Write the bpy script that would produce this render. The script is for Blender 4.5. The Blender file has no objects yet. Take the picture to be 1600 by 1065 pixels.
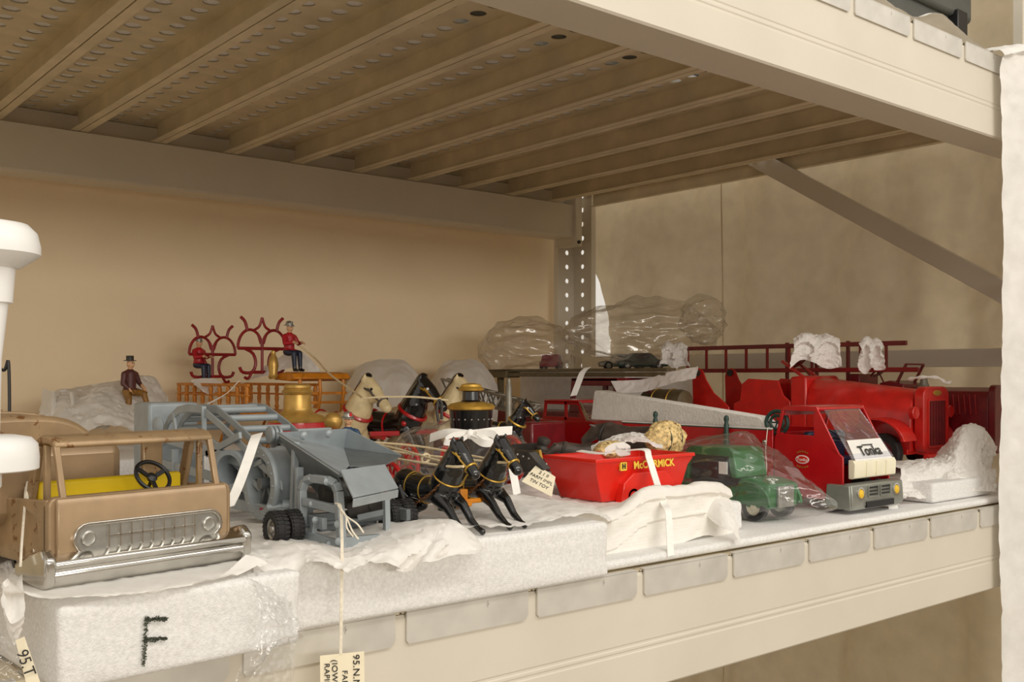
import bpy, bmesh, math, random
from mathutils import Vector, Matrix, noise, Euler
V = Vector; PI = math.pi
sc = bpy.context.scene
col = sc.collection

# ---------------------------------------------------------------- camera
ZC = 1.30                                   # camera height above the aisle floor
FPX, CX, CY = 1575.0, 800.0, 587.0          # focal length and horizon of a 1600 x 1065 frame
AZ = math.radians(50.34)
FW = V((math.cos(AZ), math.sin(AZ), 0)); RT = V((math.sin(AZ), -math.cos(AZ), 0))
cam = bpy.data.objects.new('camera', bpy.data.cameras.new('camera'))
col.objects.link(cam); sc.camera = cam
cam.location = (0, 0, ZC)
cam.rotation_euler = (math.radians(90), 0, AZ - PI/2)
cam.data.sensor_width = 36; cam.data.lens = 36*FPX/1600
cam.data.shift_y = (CY - 532.5)/1600
cam.data.clip_start = 0.02

# ---------------------------------------------------------------- light
world = bpy.data.worlds.new('room_ambience'); sc.world = world; world.use_nodes = True
bg = world.node_tree.nodes['Background']
bg.inputs[0].default_value = (1.0, 0.925, 0.82, 1); bg.inputs[1].default_value = 0.80

def area(name, loc, target, sx, sy, power, colr):
    l = bpy.data.lights.new(name, 'AREA'); l.shape = 'RECTANGLE'; l.size = sx; l.size_y = sy
    l.energy = power; l.color = colr
    o = bpy.data.objects.new(name, l); col.objects.link(o); o.location = loc
    o.rotation_euler = (V(target) - V(loc)).to_track_quat('-Z', 'Y').to_euler()
    return o
# a run of ceiling fluorescents over the aisle, then an added fill lamp
area('aisle_ceiling_light', (0.65, -0.35, ZC+1.0), (0.75, 0.75, ZC-0.1), 2.2, 0.25, 10, (1.0, 0.94, 0.85))
area('front_fill_light', (-0.3, -4.6, ZC+0.72), (0.9, 1.2, ZC+0.05), 3.2, 0.6, 96, (1.0, 0.94, 0.85))  # added low frontal fill, brightens the inside of the bay
sc.view_settings.view_transform = 'Standard'; sc.view_settings.look = 'None'
sc.view_settings.gamma = 1; sc.view_settings.use_curve_mapping = False
sc.view_settings.exposure = -0.04
sc.cycles.max_bounces = 14; sc.cycles.diffuse_bounces = 9; sc.cycles.transparent_max_bounces = 16

# ---------------------------------------------------------------- helpers
def W(px, py, Z):                           # a point of the place from its place in the picture and its distance
    return (FW + RT*((px-CX)/FPX) + V((0, 0, (CY-py)/FPX)))*Z
def WY(px, py, Y):
    d = W(px, py, 1); return d*(Y/d.y)
def WX(px, py, X):
    d = W(px, py, 1); return d*(X/d.x)

def lin(c):
    c = c/255
    return c/12.92 if c <= .04045 else ((c+.055)/1.055)**2.4
def rgb(r, g, b): return (lin(r), lin(g), lin(b), 1)

MATS = {}
def mat(name, c, rough=.5, metal=0., var=.06, vs=40, bump=0., bs=200, chip=None, chips=60, chipt=.66, coat=0., sheen=0., detail=4, transl=0.):
    m = bpy.data.materials.new(name); m.use_nodes = True
    nt = m.node_tree; n = nt.nodes; b = n['Principled BSDF']
    tc = n.new('ShaderNodeTexCoord')
    nz = n.new('ShaderNodeTexNoise'); nz.inputs['Scale'].default_value = vs; nz.inputs['Detail'].default_value = detail
    nt.links.new(tc.outputs['Object'], nz.inputs['Vector'])
    rp = n.new('ShaderNodeValToRGB')
    rp.color_ramp.elements[0].position = .3; rp.color_ramp.elements[1].position = .7
    rp.color_ramp.elements[0].color = tuple(max(0, x*(1-var*2)) for x in c[:3])+(1,)
    rp.color_ramp.elements[1].color = tuple(min(1, x*(1+var*2)) for x in c[:3])+(1,)
    nt.links.new(nz.outputs['Fac'], rp.inputs['Fac'])
    out = rp.outputs['Color']
    if chip:
        n2 = n.new('ShaderNodeTexNoise'); n2.inputs['Scale'].default_value = chips; n2.inputs['Detail'].default_value = 6; n2.inputs['Roughness'].default_value = .7
        nt.links.new(tc.outputs['Object'], n2.inputs['Vector'])
        r2 = n.new('ShaderNodeValToRGB'); r2.color_ramp.elements[0].position = chipt; r2.color_ramp.elements[1].position = chipt+.02
        nt.links.new(n2.outputs['Fac'], r2.inputs['Fac'])
        mx = n.new('ShaderNodeMix'); mx.data_type = 'RGBA'
        nt.links.new(r2.outputs['Color'], mx.inputs['Factor']); nt.links.new(out, mx.inputs['A']); mx.inputs['B'].default_value = chip
        out = mx.outputs['Result']
    nt.links.new(out, b.inputs['Base Color'])
    b.inputs['Roughness'].default_value = rough; b.inputs['Metallic'].default_value = metal
    b.inputs['Coat Weight'].default_value = coat; b.inputs['Coat Roughness'].default_value = .12
    if bump:
        n3 = n.new('ShaderNodeTexNoise'); n3.inputs['Scale'].default_value = bs; n3.inputs['Detail'].default_value = 5
        nt.links.new(tc.outputs['Object'], n3.inputs['Vector'])
        bp = n.new('ShaderNodeBump'); bp.inputs['Strength'].default_value = bump; bp.inputs['Distance'].default_value = .002
        nt.links.new(n3.outputs['Fac'], bp.inputs['Height']); nt.links.new(bp.outputs['Normal'], b.inputs['Normal'])
    if transl:
        o = n['Material Output']; tr = n.new('ShaderNodeBsdfTranslucent'); ms = n.new('ShaderNodeMixShader')
        nt.links.new(out, tr.inputs['Color']); ms.inputs[0].default_value = transl
        nt.links.new(b.outputs[0], ms.inputs[1]); nt.links.new(tr.outputs[0], ms.inputs[2]); nt.links.new(ms.outputs[0], o.inputs['Surface'])
    MATS[name] = m
    return m
def film(name, gl=.16, tint=(1, 1, 1, 1), rough=.12, milk=.06, blend=.35):
    m = bpy.data.materials.new(name); m.use_nodes = True; nt = m.node_tree; n = nt.nodes
    n.remove(n['Principled BSDF']); o = n['Material Output']
    t = n.new('ShaderNodeBsdfTransparent'); t.inputs[0].default_value = tint
    g = n.new('ShaderNodeBsdfGlossy'); g.inputs['Roughness'].default_value = rough
    df = n.new('ShaderNodeBsdfDiffuse'); df.inputs[0].default_value = (.9, .9, .9, 1)
    nz = n.new('ShaderNodeTexNoise'); nz.inputs['Scale'].default_value = 26; nz.inputs['Detail'].default_value = 3; nz.inputs['Distortion'].default_value = 1.0
    tc = n.new('ShaderNodeTexCoord'); nt.links.new(tc.outputs['Object'], nz.inputs['Vector'])
    bp = n.new('ShaderNodeBump'); bp.inputs['Strength'].default_value = .35; bp.inputs['Distance'].default_value = .004
    nt.links.new(nz.outputs['Fac'], bp.inputs['Height']); nt.links.new(bp.outputs['Normal'], g.inputs['Normal'])
    lw = n.new('ShaderNodeLayerWeight'); lw.inputs[0].default_value = blend
    nt.links.new(bp.outputs['Normal'], lw.inputs['Normal'])
    mr = n.new('ShaderNodeMapRange'); mr.inputs['To Min'].default_value = gl*.45; mr.inputs['To Max'].default_value = min(1, gl*4.0)
    nt.links.new(lw.outputs['Facing'], mr.inputs['Value'])
    m1 = n.new('ShaderNodeMixShader'); m1.inputs[0].default_value = milk
    nt.links.new(t.outputs[0], m1.inputs[1]); nt.links.new(df.outputs[0], m1.inputs[2])
    m2 = n.new('ShaderNodeMixShader'); nt.links.new(mr.outputs['Result'], m2.inputs[0])
    nt.links.new(m1.outputs[0], m2.inputs[1]); nt.links.new(g.outputs[0], m2.inputs[2])
    nt.links.new(m2.outputs[0], o.inputs['Surface'])
    MATS[name] = m; return m

def tag(o, label=None, cat=None, group=None, kind=None):
    if label: o['label'] = label
    if cat: o['category'] = cat
    if group: o['group'] = group
    if kind: o['kind'] = kind
    return o
def thing(name, label, cat, loc=(0, 0, 0), rz=0, group=None):
    o = bpy.data.objects.new(name, None); col.objects.link(o); o.empty_display_size = .02
    o.location = V(loc)+V((0, 0, ZC)); o.rotation_euler = (0, 0, rz)
    return tag(o, label, cat, group)
def dup(o, parent=None):
    c = o.copy(); col.objects.link(c)
    if parent: c.parent = parent
    for ch in list(o.children): dup(ch, c)
    return c
def crom(p0, p1, p2, p3, t):
    return .5*((2*p1)+(-p0+p2)*t+(2*p0-5*p1+4*p2-p3)*t*t+(-p0+3*p1-3*p2+p3)*t*t*t)
def spline(pts, n, closed=False):
    pts = [V(p) for p in pts]; k = len(pts); out = []
    seg = k if closed else k-1
    for i in range(n if closed else n+1):
        s = i/n*seg; a = min(int(s), seg-1); t = s-a
        if closed: q = [pts[(a+j) % k] for j in (-1, 0, 1, 2)]
        else: q = [pts[min(max(a+j, 0), k-1)] for j in (-1, 0, 1, 2)]
        out.append(crom(*q, t))
    return out

class MB:
    def __init__(s): s.v = []; s.f = []
    def add(s, vs, fs):
        o = len(s.v); s.v += [V(p) for p in vs]; s.f += [tuple(i+o for i in f) for f in fs]; return s
    def box(s, x0, x1, y0, y1, z0, z1):
        return s.add([(x0, y0, z0), (x1, y0, z0), (x1, y1, z0), (x0, y1, z0), (x0, y0, z1), (x1, y0, z1), (x1, y1, z1), (x0, y1, z1)],
                     [(0, 3, 2, 1), (4, 5, 6, 7), (0, 1, 5, 4), (1, 2, 6, 5), (2, 3, 7, 6), (3, 0, 4, 7)])
    def bar(s, a, b, w, h=None, up=(0, 0, 1)):      # a square bar from a to b
        h = h or w; a = V(a); b = V(b); d = (b-a).normalized(); u = V(up)
        if abs(d.dot(u)) > .98: u = V((1, 0, 0))
        x = d.cross(u).normalized()*w/2; y = x.cross(d).normalized()*h/2
        return s.add([a-x-y, a+x-y, a+x+y, a-x+y, b-x-y, b+x-y, b+x+y, b-x+y],
                     [(0, 3, 2, 1), (4, 5, 6, 7), (0, 1, 5, 4), (1, 2, 6, 5), (2, 3, 7, 6), (3, 0, 4, 7)])
    def cyl(s, a, b, r0, r1=None, n=16, cap=True):
        r1 = r0 if r1 is None else r1; a = V(a); b = V(b); d = (b-a).normalized()
        x = d.orthogonal().normalized(); y = d.cross(x)
        vs = [a+(x*math.cos(t)+y*math.sin(t))*r0 for t in [2*PI*i/n for i in range(n)]]
        vs += [b+(x*math.cos(t)+y*math.sin(t))*r1 for t in [2*PI*i/n for i in range(n)]]
        fs = [(i, (i+1) % n, n+(i+1) % n, n+i) for i in range(n)]
        if cap: fs += [tuple(range(n-1, -1, -1)), tuple(range(n, 2*n))]
        return s.add(vs, fs)
    def tube(s, pts, r, n=8, closed=False, flat=1.0):
        pts = [V(p) for p in pts]; k = len(pts); rr = r if isinstance(r, (list, tuple)) else [r]*k
        rings = []; prev = None
        for i, p in enumerate(pts):
            if closed: d = pts[(i+1) % k]-pts[i-1]
            else: d = pts[min(i+1, k-1)]-pts[max(i-1, 0)]
            d = d.normalized() if d.length > 1e-9 else V((0, 0, 1))
            x = (prev-d*prev.dot(d)) if prev else d.orthogonal()
            x = x.normalized() if x.length > 1e-6 else d.orthogonal().normalized()
            prev = x; y = d.cross(x)
            rings.append([p+(x*math.cos(2*PI*j/n)+y*math.sin(2*PI*j/n)*flat)*rr[i] for j in range(n)])
        vs = [q for ring in rings for q in ring]; fs = []
        for i in range(k if closed else k-1):
            a = i*n; b = ((i+1) % k)*n
            fs += [(a+j, a+(j+1) % n, b+(j+1) % n, b+j) for j in range(n)]
        if not closed: fs += [tuple(range(n-1, -1, -1)), tuple((k-1)*n+j for j in range(n))]
        return s.add(vs, fs)
    def ribbon(s, pts, wdir, w, th=.0006):
        pts = [V(p) for p in pts]; wd = V(wdir).normalized()*w/2; vs = []; fs = []
        for i, p in enumerate(pts):
            d = pts[min(i+1, len(pts)-1)]-pts[max(i-1, 0)]; nn = d.cross(wd).normalized()*th/2
            vs += [p-wd-nn, p+wd-nn, p+wd+nn, p-wd+nn]
        for i in range(len(pts)-1):
            a = 4*i; fs += [(a+j, a+(j+1) % 4, a+4+(j+1) % 4, a+4+j) for j in range(4)]
        k = 4*(len(pts)-1); fs += [(3, 2, 1, 0), (k, k+1, k+2, k+3)]
        return s.add(vs, fs)
    def lathe(s, prof, o=(0, 0, 0), ax=(0, 0, 1), n=24, close=True):
        o = V(o); d = V(ax).normalized(); x = d.orthogonal().normalized(); y = d.cross(x); vs = []; fs = []; k = len(prof)
        for r, h in prof:
            vs += [o+d*h+(x*math.cos(2*PI*j/n)+y*math.sin(2*PI*j/n))*max(r, 1e-5) for j in range(n)]
        for i in range(k-1):
            fs += [(i*n+j, i*n+(j+1) % n, (i+1)*n+(j+1) % n, (i+1)*n+j) for j in range(n)]
        if close: fs += [tuple(range(n-1, -1, -1)), tuple((k-1)*n+j for j in range(n))]
        return s.add(vs, fs)
    def ball(s, c, r, n=12, m=8):
        r = (r, r, r) if not isinstance(r, (tuple, list)) else r; c = V(c); vs = []; fs = []
        for i in range(m+1):
            a = PI*i/m
            for j in range(n):
                b = 2*PI*j/n
                vs.append(c+V((r[0]*math.sin(a)*math.cos(b), r[1]*math.sin(a)*math.sin(b), r[2]*math.cos(a))))
        for i in range(m): fs += [(i*n+j, (i+1)*n+j, (i+1)*n+(j+1) % n, i*n+(j+1) % n) for j in range(n)]
        return s.add(vs, fs)
    def torus(s, c, ax, R, r, n=28, m=8, a0=0, a1=2*PI):
        c = V(c); d = V(ax).normalized(); x = d.orthogonal().normalized(); y = d.cross(x)
        full = abs(a1-a0-2*PI) < 1e-6
        pts = [c+(x*math.cos(t)+y*math.sin(t))*R for t in [a0+(a1-a0)*i/n for i in range(n if full else n+1)]]
        return s.tube(pts, r, m, closed=full)
    def prism(s, poly, a, b, ax='x'):             # poly: 2-D outline; ax x: (y,z), y: (x,z), z: (x,y)
        n = len(poly)
        def P(p, t): return {'x': (t, p[0], p[1]), 'y': (p[0], t, p[1]), 'z': (p[0], p[1], t)}[ax]
        vs = [P(p, a) for p in poly]+[P(p, b) for p in poly]
        fs = [(i, (i+1) % n, n+(i+1) % n, n+i) for i in range(n)]+[tuple(range(n-1, -1, -1)), tuple(range(n, 2*n))]
        return s.add(vs, fs)
    def plate(s, quad, th):                        # a flat panel with thickness
        q = [V(p) for p in quad]; nn = (q[1]-q[0]).cross(q[-1]-q[0]).normalized()*th; k = len(q)
        return s.add(q+[p+nn for p in q], [tuple(range(k-1, -1, -1)), tuple(range(k, 2*k))]+[(i, (i+1) % k, k+(i+1) % k, k+i) for i in range(k)])
    def frame(s, poly, t, a, b, ax='x'):           # closed outline with a hole: rim of width t between a and b
        P2 = [V((p[0], p[1])) for p in poly]; c = sum(P2, V((0, 0)))/len(P2); n = len(P2); inn = []
        for i in range(n):
            p = P2[i]; e0 = (p-P2[i-1]).normalized(); e1 = (P2[(i+1) % n]-p).normalized()
            n0 = V((-e0.y, e0.x)); n1 = V((-e1.y, e1.x))
            if n0.dot(c-p) < 0: n0 = -n0
            if n1.dot(c-p) < 0: n1 = -n1
            bi = (n0+n1); bi = bi/max(bi.dot(n0), .3); inn.append(p+bi*t)
        def P(p, q): return {'x': (q, p[0], p[1]), 'y': (p[0], q, p[1]), 'z': (p[0], p[1], q)}[ax]
        vs = [P(p, a) for p in P2]+[P(p, a) for p in inn]+[P(p, b) for p in P2]+[P(p, b) for p in inn]; fs = []
        for i in range(n):
            j = (i+1) % n
            fs += [(i, j, n+j, n+i), (2*n+i, 3*n+i, 3*n+j, 2*n+j), (i, 2*n+i, 2*n+j, j), (n+i, n+j, 3*n+j, 3*n+i)]
        return s.add(vs, fs)
    def xf(s, M):
        s.v = [M @ p for p in s.v]; return s
    def mesh(s, name, angle=38, fix=True):
        me = bpy.data.meshes.new(name); me.from_pydata(s.v, [], s.f)
        if fix:
            bm = bmesh.new(); bm.from_mesh(me); bmesh.ops.recalc_face_normals(bm, faces=bm.faces); bm.to_mesh(me); bm.free()
        me.shade_smooth(); me.set_sharp_from_angle(angle=math.radians(angle))
        return me
    def build(s, name, m, parent=None, bevel=0, label=None, angle=38, fix=True, org=None):
        if parent is None:                         # origin at the base of the thing
            if org is None:
                org = V([(min(p[i] for p in s.v)+max(p[i] for p in s.v))/2 for i in (0, 1)]+[min(p.z for p in s.v)])
            s.v = [p-org for p in s.v]
        me = s.mesh(name, angle, fix)
        o = bpy.data.objects.new(name, me); col.objects.link(o)
        if parent is None: o.location = org+V((0, 0, ZC))
        else: o.parent = parent
        me.materials.append(MATS[m] if isinstance(m, str) else m)
        if bevel:
            b = o.modifiers.new('bevel', 'BEVEL'); b.width = bevel; b.segments = 2; b.limit_method = 'ANGLE'; b.angle_limit = math.radians(40)
        if label: o['label'] = label
        return o

def share(name, me, parent, loc=(0, 0, 0), rot=(0, 0, 0), scale=None, label=None):
    o = bpy.data.objects.new(name, me); col.objects.link(o); o.parent = parent
    o.location = loc; o.rotation_euler = rot
    if scale: o.scale = scale
    if label: o['label'] = label
    return o

def text_mesh(s, size, m, name, parent, M, spacing=1.0, shear=0, depth=.00015, bold=0.0, align='CENTER'):
    cu = bpy.data.curves.new('t', 'FONT'); cu.body = s; cu.size = size; cu.align_x = align; cu.align_y = 'CENTER'
    cu.extrude = depth; cu.space_character = spacing; cu.shear = shear; cu.offset = bold
    to = bpy.data.objects.new('t', cu); col.objects.link(to)
    dg = bpy.context.evaluated_depsgraph_get(); me = bpy.data.meshes.new_from_object(to.evaluated_get(dg))
    bpy.data.objects.remove(to); bpy.data.curves.remove(cu)
    o = bpy.data.objects.new(name, me); col.objects.link(o); o.parent = parent
    me.materials.clear(); me.materials.append(MATS[m]); o.matrix_local = M
    return o
def basis(o, x, y):                               # frame with origin o, text direction x, up y
    x = V(x).normalized(); y = V(y).normalized(); z = x.cross(y).normalized(); y = z.cross(x)
    return Matrix(((x.x, y.x, z.x, o[0]), (x.y, y.y, z.y, o[1]), (x.z, y.z, z.z, o[2]), (0, 0, 0, 1)))

def ridged(p, o=3):
    h = 0; a = 1; t = 0
    for i in range(o):
        h += a*(1-2*abs(noise.noise(p))); t += a; a *= .55; p = p*2.03+V((3.1, 1.7, 5.3))
    return h/t
def sheet(rows, nu, nv, amp, scale, seed, fade=None):
    """a draped sheet lofted through rows of points and crumpled along its normal"""
    rows = [spline(r, nu) for r in rows]
    cols = [spline([r[i] for r in rows], nv) for i in range(nu+1)]
    g = [[cols[i][j] for i in range(nu+1)] for j in range(nv+1)]
    b = MB(); vs = []
    for j in range(nv+1):
        for i in range(nu+1):
            du = g[j][min(i+1, nu)]-g[j][max(i-1, 0)]; dv = g[min(j+1, nv)][i]-g[max(j-1, 0)][i]
            n = du.cross(dv); n = n.normalized() if n.length > 1e-12 else V((0, 0, 1))
            if n.z < -.2: n = -n
            p = g[j][i]; q = p*scale+V((seed*7.3, seed*3.1, seed*1.7))
            k = amp*(.55*ridged(q, 3)+.45*ridged(q*2.6+V((9, 4, 2)), 2)+.6*noise.noise(q*.45))
            if fade: k *= fade(i/nu, j/nv)
            vs.append(p+n*k)
    fs = [(j*(nu+1)+i, j*(nu+1)+i+1, (j+1)*(nu+1)+i+1, (j+1)*(nu+1)+i) for j in range(nv) for i in range(nu)]
    b.add(vs, fs); return b
def blobby(c, r, amp, scale, seed, n=64, m=40, zmin=None, power=1.0, shape=None, st=(1, 1, 1), octv=4):
    """a crumpled closed bag"""
    c = V(c); b = MB(); vs = []
    for i in range(m+1):
        a = PI*i/m
        for j in range(n):
            t = 2*PI*j/n
            d = V((math.sin(a)*math.cos(t), math.sin(a)*math.sin(t), math.cos(a)))
            p = V((c.x+d.x*r[0], c.y+d.y*r[1], c.z+d.z*r[2]))
            if shape: p = shape(p, d)
            k = amp*ridged(V((p.x*st[0], p.y*st[1], p.z*st[2]))*scale+V((seed, seed*2.7, 0)), octv)
            p = p+d*k
            if zmin is not None and p.z < zmin: p.z = zmin+(p.z-zmin)*.02
            vs.append(p)
    fs = [(i*n+j, (i+1)*n+j, (i+1)*n+(j+1) % n, i*n+(j+1) % n) for i in range(m) for j in range(n)]
    return b.add(vs, fs)

class Blob:                                       # one continuous body grown from tapered limbs
    def __init__(s): s.m = MB()
    def limb(s, pts, n=12):                        # pts: (x,y,z,r)
        for a, b in zip(pts, pts[1:]):
            A = V(a[:3]); B = V(b[:3])
            s.m.cyl(A, B, a[3], b[3], n)
        for a in pts: s.m.ball(a[:3], a[3], n, 8)
        return s
    def ball(s, c, r): s.m.ball(c, r, 14, 10); return s
    def mesh(s, name, voxel, smooth=4, mats=None, pick=None):
        me = bpy.data.meshes.new(name); me.from_pydata(s.m.v, [], s.m.f)
        bm = bmesh.new(); bm.from_mesh(me); bmesh.ops.recalc_face_normals(bm, faces=bm.faces); bm.to_mesh(me); bm.free()
        o = bpy.data.objects.new('tmp', me); col.objects.link(o)
        r = o.modifiers.new('r', 'REMESH'); r.mode = 'VOXEL'; r.voxel_size = voxel
        if smooth:
            k = o.modifiers.new('s', 'SMOOTH'); k.factor = .5; k.iterations = smooth
        dg = bpy.context.evaluated_depsgraph_get(); out = bpy.data.meshes.new_from_object(o.evaluated_get(dg))
        bpy.data.objects.remove(o); bpy.data.meshes.remove(me)
        out.name = name; out.shade_smooth(); out.materials.clear()
        for m in mats: out.materials.append(MATS[m])
        if pick:
            for p in out.polygons: p.material_index = pick(p.center)
        return out

# ---------------------------------------------------------------- materials
mat('rack_paint', rgb(214, 207, 192), .42, var=.015, vs=12, bump=.05, bs=300)
mat('deck_steel', rgb(216, 203, 174), .45, .1, var=.07, vs=14, bump=.05, bs=120)
mat('tab_steel', rgb(214, 211, 203), .42, .35, var=.07, vs=22, chip=rgb(160, 156, 148), chips=18, chipt=.64)
mat('wall_paint', rgb(236, 216, 182), .7, var=.015, vs=9, bump=.15, bs=420)
mat('floor_concrete', rgb(160, 146, 126), .7, var=.1, vs=8)
mat('tyvek', rgb(226, 212, 184), .75, var=.035, vs=26, bump=.35, bs=70, transl=.25, detail=8)
mat('tyvek_front', rgb(238, 236, 232), .6, var=.03, vs=30, bump=.4, bs=90, transl=.15)
mat('foam', rgb(230, 229, 227), .75, var=.05, vs=420, bump=.35, bs=900)
mat('foam_grey', rgb(228, 224, 218), .8, var=.03, vs=90, bump=.5, bs=300)
mat('tissue', rgb(246, 244, 240), .75, var=.015, vs=30, bump=.25, bs=160, transl=.25)
m_ = mat('ribbed', rgb(246, 243, 236), .75, var=.015, vs=30, transl=.15)
_n = m_.node_tree.nodes; _w = _n.new('ShaderNodeTexWave'); _w.bands_direction = 'Z'; _w.inputs['Scale'].default_value = 95; _w.inputs['Distortion'].default_value = 1.2; _w.inputs['Detail Scale'].default_value = .6
_t = _n.new('ShaderNodeTexCoord'); _b = _n.new('ShaderNodeBump'); _b.inputs['Strength'].default_value = .10; _b.inputs['Distance'].default_value = .0012
m_.node_tree.links.new(_t.outputs['Object'], _w.inputs['Vector']); m_.node_tree.links.new(_w.outputs['Fac'], _b.inputs['Height']); m_.node_tree.links.new(_b.outputs['Normal'], _n['Principled BSDF'].inputs['Normal'])
mat('ribbon', rgb(244, 242, 236), .6, var=.02, vs=200)
mat('string', rgb(232, 224, 206), .8, var=.06, vs=300)
mat('cord', rgb(224, 206, 168), .8, var=.06, vs=300)
mat('tag_card', rgb(238, 228, 200), .7, var=.02, vs=80)
mat('ink', rgb(38, 36, 34), .6, var=.05)
mat('marker', rgb(84, 88, 76), .9, var=.3, vs=900)
mat('gold_paint', rgb(160, 134, 102), .38, .3, var=.05, vs=60, chip=rgb(108, 74, 44), chips=130, chipt=.70, coat=.3)
mat('gold_worn', rgb(160, 134, 100), .4, .3, var=.08, vs=60, chip=rgb(120, 80, 40), chips=90, chipt=.58, coat=.2)
mat('chrome', rgb(205, 202, 196), .16, 1.0, var=.06, vs=50)
mat('silver', rgb(170, 168, 162), .35, .8, var=.08, vs=80)
mat('yellow_seat', rgb(222, 190, 10), .45, var=.03)
mat('black_plastic', rgb(24, 24, 26), .4, var=.1)
mat('black_gloss', rgb(14, 14, 16), .18, var=.1, coat=.6)
mat('rubber', rgb(36, 35, 35), .7, var=.15, vs=120)
mat('machine_grey', rgb(150, 158, 162), .42, .1, var=.05, vs=60, chip=rgb(188, 190, 188), chips=160, chipt=.72)
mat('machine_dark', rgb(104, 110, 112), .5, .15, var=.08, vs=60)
mat('red_paint', rgb(186, 14, 22), .28, var=.05, vs=40, coat=.5)
mat('bright_red', rgb(222, 36, 20), .28, var=.03, vs=40, coat=.4)
mat('old_red', rgb(198, 30, 24), .36, var=.08, vs=50, chip=rgb(96, 50, 34), chips=70, chipt=.66, coat=.3)
mat('dark_red', rgb(112, 16, 24), .35, var=.1, vs=60, coat=.3)
mat('maroon', rgb(140, 22, 26), .4, var=.1, vs=60)
mat('orange_paint', rgb(206, 128, 26), .42, var=.1, vs=90, chip=rgb(120, 66, 16), chips=110, chipt=.64)
mat('cast_gold', rgb(186, 148, 76), .36, .5, var=.1, vs=80, chip=rgb(110, 78, 34), chips=90, chipt=.66)
mat('cream_horse', rgb(226, 206, 160), .4, var=.06, vs=60, coat=.2)
mat('iron_dark', rgb(58, 54, 50), .5, .2, var=.2, vs=70)
mat('iron_brown', rgb(84, 74, 68), .45, .2, var=.2, vs=70)
mat('straw', rgb(214, 186, 128), .6, var=.25, vs=220, chip=rgb(112, 74, 40), chips=260, chipt=.58)
mat('olive', rgb(104, 92, 66), .5, .1, var=.1, vs=60)
mat('green_paint', rgb(24, 104, 44), .32, var=.1, vs=60, coat=.3)
mat('cream_plastic', rgb(232, 226, 200), .45, var=.03)
mat('white_plastic', rgb(240, 240, 238), .35, var=.01)
mat('bumper_grey', rgb(150, 152, 144), .35, .5, var=.06, vs=60)
mat('yellow_lamp', rgb(232, 190, 50), .25, var=.05)
mat('bin_grey', rgb(82, 84, 80), .5, var=.05, vs=30)
mat('skin', rgb(206, 160, 120), .5, var=.05)
mat('brown_coat', rgb(84, 44, 40), .5, var=.15, vs=150)
mat('brown_trousers', rgb(132, 92, 34), .5, var=.15, vs=150)
mat('red_coat', rgb(176, 26, 36), .45, var=.08)
mat('navy', rgb(30, 40, 62), .45, var=.1)
mat('blue_coat', rgb(38, 66, 96), .45, var=.1)
mat('white_paint', rgb(236, 234, 228), .45, var=.03)
mat('rust_chain', rgb(122, 84, 54), .5, .6, var=.2, vs=200)
mat('grey_cast', rgb(140, 136, 124), .45, .4, var=.12, vs=80)
mat('brass', rgb(200, 160, 70), .35, .6, var=.1, vs=120)
mat('lettering_yellow', rgb(238, 206, 70), .5, var=.02)
mat('dark_green', rgb(40, 66, 58), .4, var=.1)
film('clear_bag', .13, milk=.035, rough=.08)
film('hazy_bag', .15, (.97, .95, .91, 1), .14, .07)
film('windscreen', .10, (.94, .95, 1, 1), .05, .02)
# ================================================================ the setting
ZD, ZU = -.177, .427                        # deck tops of the lower and the upper shelf, measured from the camera
YF, YB = .627, 1.70                         # front face of the front beams, front face of the back beams
XR = 1.60
def struct(b, name, m, **k):
    return tag(b.build(name, m, **k), kind='structure')
struct(MB().box(-30, 30, -30, 30, -ZC-.05, -ZC), 'floor', 'floor_concrete')
struct(MB().box(-1.6, 1.624, 1.80, 1.83, -ZC, 1.0), 'wall_back', 'wall_paint')

def hole_plate(b, x0, x1, y0, y1, holes_x, pitch, r, z0, z1, n=12, off=0):
    """a plate in the xy plane with rows of round holes cut through it"""
    ny = max(1, int((y1-y0)/pitch)); py = (y1-y0)/ny
    edges = [x0]+[(a+c)/2 for a, c in zip(holes_x, holes_x[1:])]+[x1]
    for ci, hx in enumerate(holes_x):
        xa, xb = edges[ci], edges[ci+1]
        for j in range(ny):
            ya = y0+j*py; yb = ya+py; c = V((hx, (ya+yb)/2, 0)); vs = []
            for i in range(n):
                t = 2*PI*(i+.5)/n; dx, dy = math.cos(t), math.sin(t)
                kx = ((xb-c.x)/dx if dx > 0 else (xa-c.x)/dx) if abs(dx) > 1e-9 else 9
                ky = ((yb-c.y)/dy if dy > 0 else (ya-c.y)/dy) if abs(dy) > 1e-9 else 9
                k = min(kx, ky)
                vs.append((c.x+dx*k, c.y+dy*k)); vs.append((c.x+dx*r, c.y+dy*r))
            P = [(p[0], p[1], z0) for p in vs]+[(p[0], p[1], z1) for p in vs]; N = 2*n; fs = []
            for i in range(n):
                a, k = 2*i, 2*((i+1) % n)
                fs += [(a, k, k+1, a+1), (N+a, N+a+1, N+k+1, N+k), (a+1, k+1, N+k+1, N+a+1)]
            corner = [(xb, yb), (xa, yb), (xa, ya), (xb, ya)]
            b.add(P, fs)
            for q in corner:                      # corner triangles left by the ray fan
                ang = math.atan2(q[1]-c.y, q[0]-c.x) % (2*PI); i = int((ang/(2*PI)*n)-.5) % n
                A, B = vs[2*i], vs[2*((i+1) % n)]
                b.add([(A[0], A[1], z0), (q[0], q[1], z0), (B[0], B[1], z0), (A[0], A[1], z1), (q[0], q[1], z1), (B[0], B[1], z1)], [(0, 1, 2), (3, 5, 4)])

rack = thing('storage_rack', 'cream painted steel storage rack with perforated plank decks', 'storage rack', (0, 0, -ZC))
rack.location.z = 0
def up(b): return b.xf(Matrix.Translation((0, 0, ZC)))
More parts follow.
